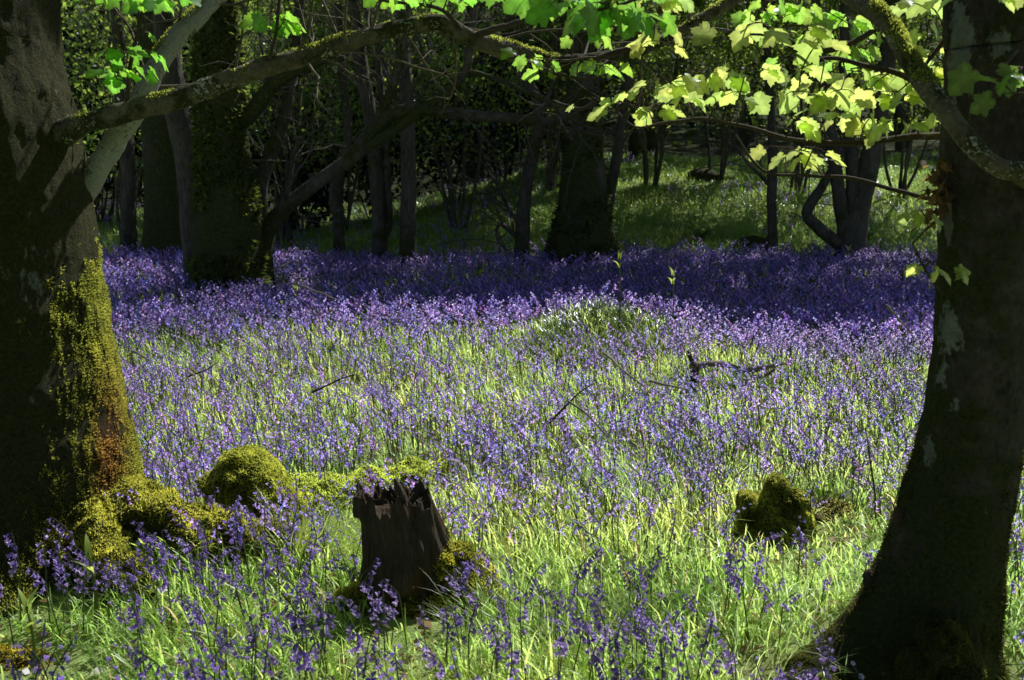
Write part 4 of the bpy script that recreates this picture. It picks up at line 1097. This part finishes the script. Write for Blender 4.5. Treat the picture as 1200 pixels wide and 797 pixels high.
fern("dark fern tuft on the bank right of the stout flaring trunk", 822, 282, .45, 1)
fern("small fern at the foot of the dark clump of stems", 1012, 284, .35, 2)
fern("pale fern beside the foot of the broad mossy trunk", 330, 296, .35, 3, 9, (.08, .10, .03))
fern("fern between the pale limb and the dim thick trunk", 150, 290, .4, 4, 9, (.08, .10, .03))
for i, (px, py, s, lab) in enumerate([(882, 290, .22, "low mossy stone at the foot of the grassy bank"), (823, 208, .22, "dark mossy stone on the crest of the bank")]):
    b = gp(px, py, 0)
    V, Q = lump(b, [((0, 0, .02), (s * 1.2, s, s * .6)), ((s * .6, 0, 0), (s * .7, s * .7, s * .45))], 48, 30, 350 + i, .07, 9.)
    tag(mk("mossy_stone", Buf().add(V, Q, None, masks(V, .8, .2)), M_barkL, None, b, b), lab, "stone")


# ------------------------------------------------------------------ grass
def blades(g, x, y, h, w, bend, c, segs=3, yaw=None, z=None):
    """strap blades: V, Q, T, C"""
    n = len(x)
    yaw = g.random(n) * 6.283 if yaw is None else yaw
    dx, dy = np.cos(yaw), np.sin(yaw)
    z0 = (G(x, y) if z is None else z) - .01
    tw = g.normal(0, .5, n)
    sx, sy = -np.sin(yaw + tw), np.cos(yaw + tw)
    ts = np.linspace(0, 1, segs + 1)
    Vs = []
    for t in ts:
        o = bend * h * t ** 1.9
        zz = h * t * np.sqrt(np.clip(1 - (.8 * bend * t) ** 2, .06, 1))
        ww = w * (.75 + .5 * t if t < .5 else 1.0) * (1 - t ** 2.2) / 2
        cx_, cy_ = x + dx * o, y + dy * o
        if t < 1:
            Vs.append(np.stack([cx_ - sx * ww, cy_ - sy * ww, z0 + zz], 1)); Vs.append(np.stack([cx_ + sx * ww, cy_ + sy * ww, z0 + zz + ww * .3], 1))
        else:
            Vs.append(np.stack([cx_, cy_, z0 + zz], 1))
    k = len(Vs); V = np.stack(Vs, 1).reshape(-1, 3)
    i = np.arange(n) * k
    Q = np.concatenate([np.stack([i + 2 * a, i + 2 * a + 1, i + 2 * a + 3, i + 2 * a + 2], 1) for a in range(segs - 1)])
    T = np.stack([i + k - 3, i + k - 2, i + k - 1], 1)
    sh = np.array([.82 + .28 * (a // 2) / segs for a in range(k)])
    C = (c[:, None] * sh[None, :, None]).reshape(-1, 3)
    return V, Q, T, C


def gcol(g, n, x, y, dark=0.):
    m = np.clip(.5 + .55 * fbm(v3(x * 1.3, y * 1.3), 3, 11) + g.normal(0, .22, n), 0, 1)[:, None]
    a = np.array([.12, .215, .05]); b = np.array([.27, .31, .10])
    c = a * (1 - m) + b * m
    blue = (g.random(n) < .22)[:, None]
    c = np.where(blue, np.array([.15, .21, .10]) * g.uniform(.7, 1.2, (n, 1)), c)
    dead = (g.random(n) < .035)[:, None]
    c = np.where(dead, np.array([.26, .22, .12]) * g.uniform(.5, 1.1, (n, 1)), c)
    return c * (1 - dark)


def frustum(g, n, y0, y1, m=.57, mm=.7):
    y = y0 + (y1 - y0) * np.sqrt(g.random(n)) if False else None
    a, b = y0, y1
    # area-uniform in a trapezoid of half width m*y+mm
    u = g.random(n * 2); yy = a + (b - a) * u
    keep = g.random(n * 2) < (m * yy + mm) / (m * b + mm)
    yy = yy[keep]; xx = (g.random(len(yy)) * 2 - 1) * (m * yy + mm)
    k = min(n, len(yy))
    return xx[:k], yy[:k]


g = np.random.default_rng(321)
GB = Buf()
for (y0, y1, n, h0, h1, w0, w1, segs) in [(1.3, 4.2, 34000, .05, .23, .003, .010, 4), (4.2, 8.2, 36000, .05, .17, .004, .011, 3), (8.2, 13., 28000, .06, .16, .008, .014, 3)]:
    x, y = frustum(g, int(n * 1.12), y0, y1, .57, 1.05); ok = free(x, y); x, y = x[ok], y[ok]; n = len(x)
    patch = .5 + .5 * fbm(v3(x * 1.1, y * 1.1), 3, 15)
    h = (h0 + (h1 - h0) * g.random(n) ** 1.9) * (.75 + .55 * patch)
    for a, b, q in LOW: h *= 1 - .55 * np.exp(-(((x - a) / q) ** 2 + ((y - b) / q) ** 2))
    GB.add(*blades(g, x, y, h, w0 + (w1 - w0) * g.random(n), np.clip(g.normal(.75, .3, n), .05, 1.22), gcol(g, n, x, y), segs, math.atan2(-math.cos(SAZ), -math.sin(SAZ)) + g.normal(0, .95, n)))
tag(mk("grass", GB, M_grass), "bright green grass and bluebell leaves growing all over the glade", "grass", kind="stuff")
GB = Buf()
n = 90000
y = 11.6 + 9.5 * g.random(n) ** 1.1; x = (g.random(n) * 2 - 1) * (y * .62 + 1); ok = free(x, y); x, y = x[ok], y[ok]; n = len(x)
pt = fbm(v3(x * 1.4, y * 1.4), 3, 18)
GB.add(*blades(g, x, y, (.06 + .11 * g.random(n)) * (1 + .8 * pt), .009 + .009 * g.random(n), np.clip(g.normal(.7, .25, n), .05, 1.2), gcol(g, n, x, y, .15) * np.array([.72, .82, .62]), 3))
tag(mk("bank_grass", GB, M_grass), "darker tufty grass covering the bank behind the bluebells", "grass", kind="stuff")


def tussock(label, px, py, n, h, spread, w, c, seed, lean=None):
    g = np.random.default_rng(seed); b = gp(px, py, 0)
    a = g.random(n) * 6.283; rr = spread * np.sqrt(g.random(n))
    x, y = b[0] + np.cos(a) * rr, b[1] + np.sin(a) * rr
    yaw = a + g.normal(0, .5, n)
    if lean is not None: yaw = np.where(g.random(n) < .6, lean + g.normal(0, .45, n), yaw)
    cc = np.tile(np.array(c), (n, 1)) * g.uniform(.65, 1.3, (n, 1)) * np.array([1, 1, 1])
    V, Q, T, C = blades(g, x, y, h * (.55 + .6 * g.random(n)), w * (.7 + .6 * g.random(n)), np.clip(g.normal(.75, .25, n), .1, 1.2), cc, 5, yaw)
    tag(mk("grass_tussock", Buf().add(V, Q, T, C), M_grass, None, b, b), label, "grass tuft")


tussock("pale arching tussock of fine grass in front of the jagged stump", 640, 752, 330, .21, .30, .003, (.20, .26, .10), 1, R(150))
tussock("blue-green grass tussock standing in the middle of the sunlit flowers", 742, 580, 330, .24, .20, .004, (.16, .23, .10), 2, R(200))
tussock("fine pale tussock at the bottom between jagged stump and leaning trunk", 860, 775, 220, .18, .28, .003, (.20, .26, .10), 3)
tussock("rough grass crowning the hummock before the shaded bluebells", 690, 404, 1500, .17, .42, .008, (.06, .09, .022), 4)  # the slope's shade is put into the dark olive blades
tussock("rough grass on the near end of the hummock by the tall shoots", 762, 400, 800, .15, .30, .008, (.06, .09, .02), 5)  # same dark olive, carrying the shade of the hummock's near slope
tussock("bright leafy tuft between the mossy root and the domed log", 196, 648, 200, .17, .12, .011, (.2, .29, .05), 6)
tussock("wiry grass tuft at the domed log's foot beside the jagged stump", 372, 660, 260, .27, .14, .005, (.22, .28, .09), 7, R(20))

def shoot(label, px, py, h, seed, c=(.10, .13, .03)):
    g = np.random.default_rng(seed); b = gp(px, py, 0)
    o = thing("seedling_shoot", label, "shoot", b)
    P = np.array([b, b + [.01, 0, h * .5], b + [.0, 0, h]]); P, r = spline(P, np.array([.006, .005, .004]), .04)
    V, Q, T = tube(P, r, 6); mk("stem", Buf().add(V, Q, T, c), M_stem, o, b)
    for k in range(4):
        a = k * 1.57 + g.random(); t = P[-1] - [0, 0, .02 + .06 * (k // 2)]
        d = np.array([[math.cos(a), math.sin(a), .9 - .5 * (k // 2)]]); d /= np.linalg.norm(d)
        V, Q, T, C = blades(g, t[:1], t[1:2], np.array([.075]), np.array([.026]), np.array([.55 + .3 * (k // 2)]), np.array([c]) * 1.6, 6, np.array([a]), np.array([t[2] + .01]))
        mk("leaf", Buf().add(V, Q, T, C), M_grass, o, b)



shoot("tall budding shoot on the grassy hummock, first from the great trunk", 724, 400, .62, 1)
shoot("tall budding shoot on the grassy hummock, nearer the broken branch", 786, 408, .55, 2)
shoot("green seedling standing in the shaded bluebells under the leaf sprays", 990, 352, .5, 3)
shoot("pale budding shoot in front of the bottom corner log", 40, 795, .22, 4)
shoot("seedling with two leaf pairs in the bottom grass before the sycamore roots", 112, 740, .26, 5)

g = np.random.default_rng(654)
n = 5200; x, y = frustum(g, n, 1.6, 7.0); n = len(x)
P = np.stack([x, y, G(x, y) + .004 + .02 * g.random(n)], 1); dd = unit(g, n) * np.array([1, 1, .3]); L = .025 + .04 * g.random(n)
V, Q, C = rhomb(P, dd, unit(g, n) * .5 + np.array([0, 0, 1.]), L, L * .6, np.array([.22, .14, .075]) * g.uniform(.3, 1.2, (n, 1)))
tag(mk("leaf_litter", Buf().add(V, Q, None, C), M_stem), "brown dead leaves lying on the soil under the grass", "leaf litter", kind="stuff")

# ------------------------------------------------------------------ bluebells
V0 = np.array([.14, .105, .47]); V1 = np.array([.26, .22, .64]); VD = np.array([.085, .06, .30])


def bell(lod):
    """one bell hanging along -z from the origin: V, Q, T, shade"""
    if lod == 0:
        k = 12; prof = [(0, .0016), (.003, .0034), (.008, .0040), (.0125, .0042)]
        a = np.arange(k) / k * 6.283
        V = [np.stack([np.cos(a) * r, np.sin(a) * r, np.full(k, -z)], 1) for z, r in prof]
        tip = np.arange(k) % 2 == 0
        r1 = np.where(tip, .0075, .0048); z1 = np.where(tip, .0165, .0135)
        V.append(np.stack([np.cos(a) * r1, np.sin(a) * r1, -z1], 1))
        r2 = np.where(tip, .0098, .0050); z2 = np.where(tip, .0150, .0137)
        V.append(np.stack([np.cos(a) * r2, np.sin(a) * r2, -z2], 1))
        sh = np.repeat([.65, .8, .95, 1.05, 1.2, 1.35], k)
    else:
        k = 5 if lod == 1 else 4
        prof = [(0, .0018), (.005, .0042), (.0135, .0046), (.016, .0088)] if lod == 1 else [(0, .003), (.010, .0058), (.016, .0095)]
        a = np.arange(k) / k * 6.283
        V = [np.stack([np.cos(a + .3 * q) * r, np.sin(a + .3 * q) * r, np.full(k, -z)], 1) for q, (z, r) in enumerate(prof)]
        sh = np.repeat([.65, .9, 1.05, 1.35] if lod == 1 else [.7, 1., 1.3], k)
    V = np.array(V); n = len(V); V = V.reshape(-1, 3)
    i = np.arange(n - 1)[:, None] * k; j = np.arange(k)[None]; j2 = (j + 1) % k
    Q = np.stack([i + j, i + j2, i + k + j2, i + k + j], -1).reshape(-1, 4)
    return V, Q, sh


def rot_to(d, spin):
    """matrix turning -z to d with a spin about it"""
    d = np.asarray(d, float) / np.linalg.norm(d); z = -d
    a = np.array([1, 0, 0.]) if abs(z[0]) < .9 else np.array([0, 1, 0.])
    x = np.cross(a, z); x /= np.linalg.norm(x); y = np.cross(z, x)
    c, s = math.cos(spin), math.sin(spin)
    return np.stack([x * c + y * s, -x * s + y * c, z], 1)


def plant_layout(g, nb, H=1.0, upright=False):
    """stem curve and bell poses of a plant 0.3 m tall"""
    h = .30 * H; t = np.linspace(0, 1, 9)
    arc = g.uniform(.25, .5) if not upright else .08
    px_ = .02 * t + np.clip(t - .68, 0, 1) ** 1.6 * arc; pz = h * t - np.clip(t - .8, 0, 1) ** 1.5 * (.25 if not upright else 0) * h
    py_ = .01 * np.sin(t * 3 + g.random() * 6)
    S = np.stack([px_, py_, pz], 1)
    bells = []
    for k in range(nb):
        u = .66 + .34 * (k / max(1, nb - 1)); i = u * 8; a = int(min(7, i)); f = i - a
        p = S[a] * (1 - f) + S[a + 1] * f
        th = g.normal(0, .9) if not upright else g.random() * 6.28
        out = np.array([math.cos(th), math.sin(th), 0])
        hang = .2 + .9 * (1 - (k / nb)) if not upright else -.1
        d = out * g.uniform(.55, 1.0) + np.array([0, 0, -g.uniform(.5, 1.1) if not upright else g.uniform(-.6, .3)])
        q = p + out * g.uniform(.007, .013)
        s = g.uniform(.95, 1.3) * (1.05 - .4 * (k / nb) ** 2)
        bells.append((q, d, g.random() * 6, s, p))
    return S, bells


def plant_proto(seed, lod, nb):
    """whole plant as arrays: petals and stem"""
    g = np.random.default_rng(seed); S, bells = plant_layout(g, nb)
    Vb, Qb, sh = bell(lod)
    PV, PQ, PC, n = [], [], [], 0
    for q, d, spn, s, p in bells:
        m = rot_to(d, spn); V = Vb @ m.T * s * (.78 if lod < 2 else 1.0) + q
        PV.append(V); PQ.append(Qb + n); n += len(V)
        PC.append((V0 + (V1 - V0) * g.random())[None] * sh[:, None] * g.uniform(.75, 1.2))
    st = S if lod == 0 else S[::2]
    V, Q, T = tube(st, np.linspace(.0028, .0016, len(st)) * (1 if lod < 2 else 1.4), 4 if lod else 6, cap=False)
    tt_ = np.linspace(0, 1, len(st)).repeat(4 if lod else 6)[:, None]
    CS = np.array([.10, .13, .04]) * (1 - tt_) + np.array([.075, .07, .12]) * tt_
    return (np.concatenate(PV), np.concatenate(PQ), np.concatenate(PC)), (V, Q, CS)


def dens(x, y):
    n = fbm(v3(x * .9, y * .9), 3, 25)
    base = np.interp(y, [1.3, 2.6, 4, 6, 7.6, 8.5, 12.2, 12.8], [115, 165, 195, 200, 190, 210, 185, 40])
    return base * np.clip(1 + .95 * n, .12, 2)


g = np.random.default_rng(999)
A = 13.0; N = 60000
x, y = frustum(g, N, 1.3, 13.0)
area = .57 * (13 ** 2 - 1.3 ** 2) + 2 * .7 * 11.7
p = dens(x, y) / (len(x) / area)
hum = np.exp(-(((x - .62) / .68) ** 2 + ((y - 7.25) / .48) ** 2) ** 2)
for a, b_, q in LOW + LOWF: p = p * (1 - .9 * np.exp(-(((x - a) / q) ** 2 + ((y - b_) / q) ** 2)))
keep = (g.random(len(x)) < p * (1 - .93 * hum)) & free(x, y); x, y = x[keep], y[keep]
# some more scattered over the bank and beneath the far trees
n2 = 2600; y2 = 12.4 + 8.5 * g.random(n2); x2 = (g.random(n2) * 2 - 1) * (y2 * .6); k2 = (fbm(v3(x2 * .5, y2 * .9), 3, 29) + .35 * (x2 < 0) > .12) & free(x2, y2)
x = np.concatenate([x, x2[k2]]); y = np.concatenate([y, y2[k2]])
z = G(x, y); H = g.uniform(.62, 1.2, len(x)) * np.interp(y, [2, 4, 9], [.92, .78, .82]); yaw = g.normal(R(200), 1.6, len(x))
u, v, dep = pix(np.stack([x, y, z + .2], 1))
vis = (u > 5) & (u < 1195) & (v < 815) & (v > 100)
hidden = ((u < 150) & (dep > 3.55)) | ((u > 1090) & (dep > 3.0) & (u < 1180))
# plants set by hand: in front of the mossy trunk, round the domed log and at the stumps' feet
hand = [(22, 742, 1.25), (62, 738, 1.2), (78, 735, .7), (100, 742, .95), (118, 738, .95), (130, 746, .85), (160, 735, .75), (190, 745, .95), (204, 760, 1.15), (14, 760, 1.05), (215, 728, .9), (238, 720, .85), (182, 768, .6), (150, 770, .6),
        (262, 650, .85), (276, 655, .9), (290, 660, .85), (300, 664, .75), (255, 640, .8), (312, 668, .65), (332, 662, .95), (345, 668, .7), (360, 664, .7), (240, 640, 1.), (248, 630, 1.),
        (476, 760, .95), (458, 765, .95), (400, 760, .6), (425, 762, .65), (442, 770, .6), (500, 768, .5), (545, 742, .75), (560, 748, .7), (390, 745, .6), (412, 748, .55),
        (880, 680, .75), (900, 685, .7), (915, 690, .7), (930, 690, .65), (945, 684, .75), (868, 680, .8)]
hp = np.array([gp(a, b_, 0) for a, b_, c_ in hand]); hh = np.array([c_ for a, b_, c_ in hand])
order = np.argsort(np.where(vis & ~hidden, y, 99))
NI = 300 - len(hand)
ind = order[:NI]; rest = np.setdiff1d(np.arange(len(x)), ind)
IX = np.concatenate([hp[:, 0], x[ind]]); IY = np.concatenate([hp[:, 1], y[ind]]); IZ = G(IX, IY); IH = np.concatenate([hh, H[ind]]); IYAW = np.concatenate([g.normal(R(200), .9, len(hand)), yaw[ind]])

# the mass of them: one object
BB = Buf()
PR = {1: [plant_proto(40 + k, 1, int(5 + k % 5)) for k in range(9)], 2: [plant_proto(60 + k, 2, int(6 + k % 3)) for k in range(7)]}
X, Y, Z, HH, YW = x[rest], y[rest], z[rest], H[rest], yaw[rest]
lodv = np.where(Y < 7.0, 1, 2); pick = g.integers(0, 1000, len(X))
tint = 1 + .28 * fbm(v3(X * .8, Y * .8), 2, 28) + g.normal(0, .12, len(X))
hue = g.normal(0, .06, len(X))
for lod in (1, 2):
    for k, (pet, stm) in enumerate(PR[lod]):
        s = np.where((lodv == lod) & (pick % len(PR[lod]) == k))[0]
        if not len(s): continue
        c, sn = np.cos(YW[s]), np.sin(YW[s])
        lx_, ly_ = g.normal(0, .16, len(s)), g.normal(0, .16, len(s))
        for mi, (V, Q, C) in enumerate((pet, stm)):
            n = len(V)
            W = np.empty((len(s), n, 3)); sc_ = (HH[s] if mi >= 0 else 1)[:, None]
            zz = V[None, :, 2] * sc_
            # bells keep their size while the stem scales in height
            W[..., 0] = X[s][:, None] + V[None, :, 0] * c[:, None] - V[None, :, 1] * sn[:, None] + lx_[:, None] * zz
            W[..., 1] = Y[s][:, None] + V[None, :, 0] * sn[:, None] + V[None, :, 1] * c[:, None] + ly_[:, None] * zz
            W[..., 2] = Z[s][:, None] + zz
            QQ = (Q[None] + (np.arange(len(s)) * n)[:, None, None]).reshape(-1, 4)
            CC = C[None] * tint[s][:, None, None]
            if mi == 0: CC = CC * np.stack([1 + hue[s] * 2, 1 + 0 * s, 1 - hue[s] * .3], 1)[:, None]
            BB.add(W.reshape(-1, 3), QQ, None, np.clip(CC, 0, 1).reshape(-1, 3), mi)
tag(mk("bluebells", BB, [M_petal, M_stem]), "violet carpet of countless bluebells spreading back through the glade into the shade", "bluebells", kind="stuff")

# the nearest 300 as plants of their own
def bell_mesh(name, c, seed):
    Vb, Qb, sh = bell(0)
    return Buf().add(Vb, Qb, None, np.asarray(c)[None] * sh[:, None]).mesh(name, [M_petal])


BELLS = [bell_mesh("flower", V0 * a * .72 + (V1 - V0) * b_, 0) for a, b_ in ((1, 0), (1, .6), (.8, .2), (1.1, .9))]  # near petals darkened for the half shade they grow in


def leaf_mesh(g):
    V, Q, T, C = blades(g, np.zeros(1), np.zeros(1), np.array([g.uniform(.14, .22)]), np.array([.009]), np.array([g.uniform(.5, .9)]), np.array([[.15, .24, .05]]), 5, np.zeros(1), np.zeros(1))
    return Buf().add(V, Q, T, C).mesh("leaf", [M_grass])


LEAVES = [leaf_mesh(np.random.default_rng(k)) for k in range(4)]
PROTO = []
for k in range(8):
    gk = np.random.default_rng(3000 + k)
    nb = [9, 12, 8, 11, 13, 7, 10, 9][k]
    S, bells = plant_layout(gk, nb, 1.0, upright=(k == 5))
    B = Buf(); V, Q, T = tube(S, np.linspace(.0030, .0015, 9), 7, cap=False)
    tt_ = np.linspace(0, 1, 9).repeat(7)[:, None]
    B.add(V, Q, T, np.array([.12, .15, .045]) * (1 - tt_) + np.array([.07, .065, .10]) * tt_)
    for q, d, spn, s, p_ in bells:
        V, Q, T = tube(np.array([p_, (p_ + q) / 2 + [0, 0, .003], q]), np.array([.0009, .0008, .0008]), 4, cap=False); B.add(V, Q, T, (.06, .05, .12))
    stem_me = B.mesh("stem", [M_stem])
    Vb, Qb, sh = bell(0); B = Buf()
    for q, d, spn, s, p_ in bells:
        B.add(Vb @ rot_to(d, spn).T * s + q, Qb, None, (V0 + (V1 - V0) * gk.random() * .6)[None] * sh[:, None] * gk.uniform(.55, .95))
    PROTO.append((stem_me, bells, B.mesh("flower_head", [M_petal])))

stump_xy = at(487, 725, 3.17)[:2]


def zone(px, py, x, y):
    if px < 262 and y < 3.55: return "violet bluebell on a pale stem at the foot of the mossy trunk and its roots", "bluebells at the foot of the mossy trunk"
    if px < 400 and y >= 3.0: return "violet bluebell growing beside the domed mossy log", "bluebells by the domed log"
    if px < 580 and y < 3.6: return "deep violet bluebell in the half shade around the jagged stump", "bluebells around the jagged stump"
    if px < 400: return "bluebell in the bottom grass between mossy roots and jagged stump", "bluebells between roots and stump"
    if px > 845 and px < 1100: return "violet bluebell clustered about the small knobbed stump beside the leaning trunk", "bluebells about the knobbed stump"
    if px >= 1100: return "bluebell at the outer side of the leaning lichen trunk", "bluebells beyond the leaning trunk"
    if y < 3.3: return "violet bluebell in the bright bottom grass between jagged stump and leaning trunk", "bluebells in the bottom grass"
    return "lilac bluebell in the open sunny grass behind the pale tussocks", "bluebells in the open sunny grass"


near_rank = np.argsort(IY); detail = set(near_rank[:110].tolist()) | set(range(len(hand)))
g = np.random.default_rng(4242)
for i in range(len(IX)):
    px_, py_, dd_ = pix(np.array([IX[i], IY[i], IZ[i] + .15]))
    lab, grp = zone(float(px_), float(py_), IX[i], IY[i])
    o = thing("bluebell", lab, "bluebell", (IX[i], IY[i], IZ[i] - .005), grp)
    k = 5 if (i in (1,)) else int(g.integers(0, 8))
    o.rotation_euler = (g.normal(0, .08), g.normal(0, .08), IYAW[i]); o.scale = (.86 * float(IH[i]) ** .4, .86 * float(IH[i]) ** .4, .92 * float(IH[i]))
    stem_me, bells, head = PROTO[k]
    mk("stem", stem_me, None, o)
    if i in detail:
        for q, d, spn, s, p_ in bells:
            f = mk("flower", BELLS[int(g.integers(0, 4))], None, o)
            m4 = Matrix([[*(rot_to(d, spn)[a] * s), float(q[a])] for a in range(3)] + [[0, 0, 0, 1]])
            f.matrix_local = m4
    else:
        mk("flower_head", head, None, o)
    for a in range(2):
        l = mk("leaf", LEAVES[int(g.integers(0, 4))], None, o); l.rotation_euler = (0, 0, g.random() * 6.28)

# ------------------------------------------------------------------ light, sky, camera
w = bpy.data.worlds.new("World"); sc.world = w; w.use_nodes = True
nt = w.node_tree; bg = nt.nodes["Background"]
sky = nt.nodes.new("ShaderNodeTexSky"); sky.sky_type = 'NISHITA'; sky.sun_disc = False
sky.sun_elevation = SEL; sky.sun_rotation = SAZ
nt.links.new(sky.outputs[0], bg.inputs[0]); bg.inputs[1].default_value = .075
sl = bpy.data.lights.new("sun", 'SUN'); sl.energy = 5.0; sl.angle = R(.53); sl.color = (1, .98, .93)
so = bpy.data.objects.new("sun", sl); col.objects.link(so)
so.rotation_euler = Vector([float(-q) for q in SUN]).to_track_quat('-Z', 'Y').to_euler()
so.location = (20, 30, 30)

cam = bpy.data.cameras.new("camera"); cam.sensor_width = 36; cam.lens = FPX / 1200 * 36; cam.clip_end = 400; cam.clip_start = .05
cam.dof.use_dof = True; cam.dof.focus_distance = 4.2; cam.dof.aperture_fstop = 5.6
co = bpy.data.objects.new("camera", cam); col.objects.link(co); co.location = (0, 0, EYE); co.rotation_euler = (R(90) - PITCH, 0, 0)
sc.camera = co

sc.view_settings.view_transform = 'Standard'; sc.view_settings.look = 'None'; sc.view_settings.exposure = 0; sc.view_settings.gamma = 1
c = sc.cycles
c.max_bounces = 10; c.diffuse_bounces = 7; c.glossy_bounces = 2; c.transmission_bounces = 8; c.transparent_max_bounces = 4
c.caustics_reflective = False; c.caustics_refractive = False; c.sample_clamp_indirect = 4
c.use_denoising = True
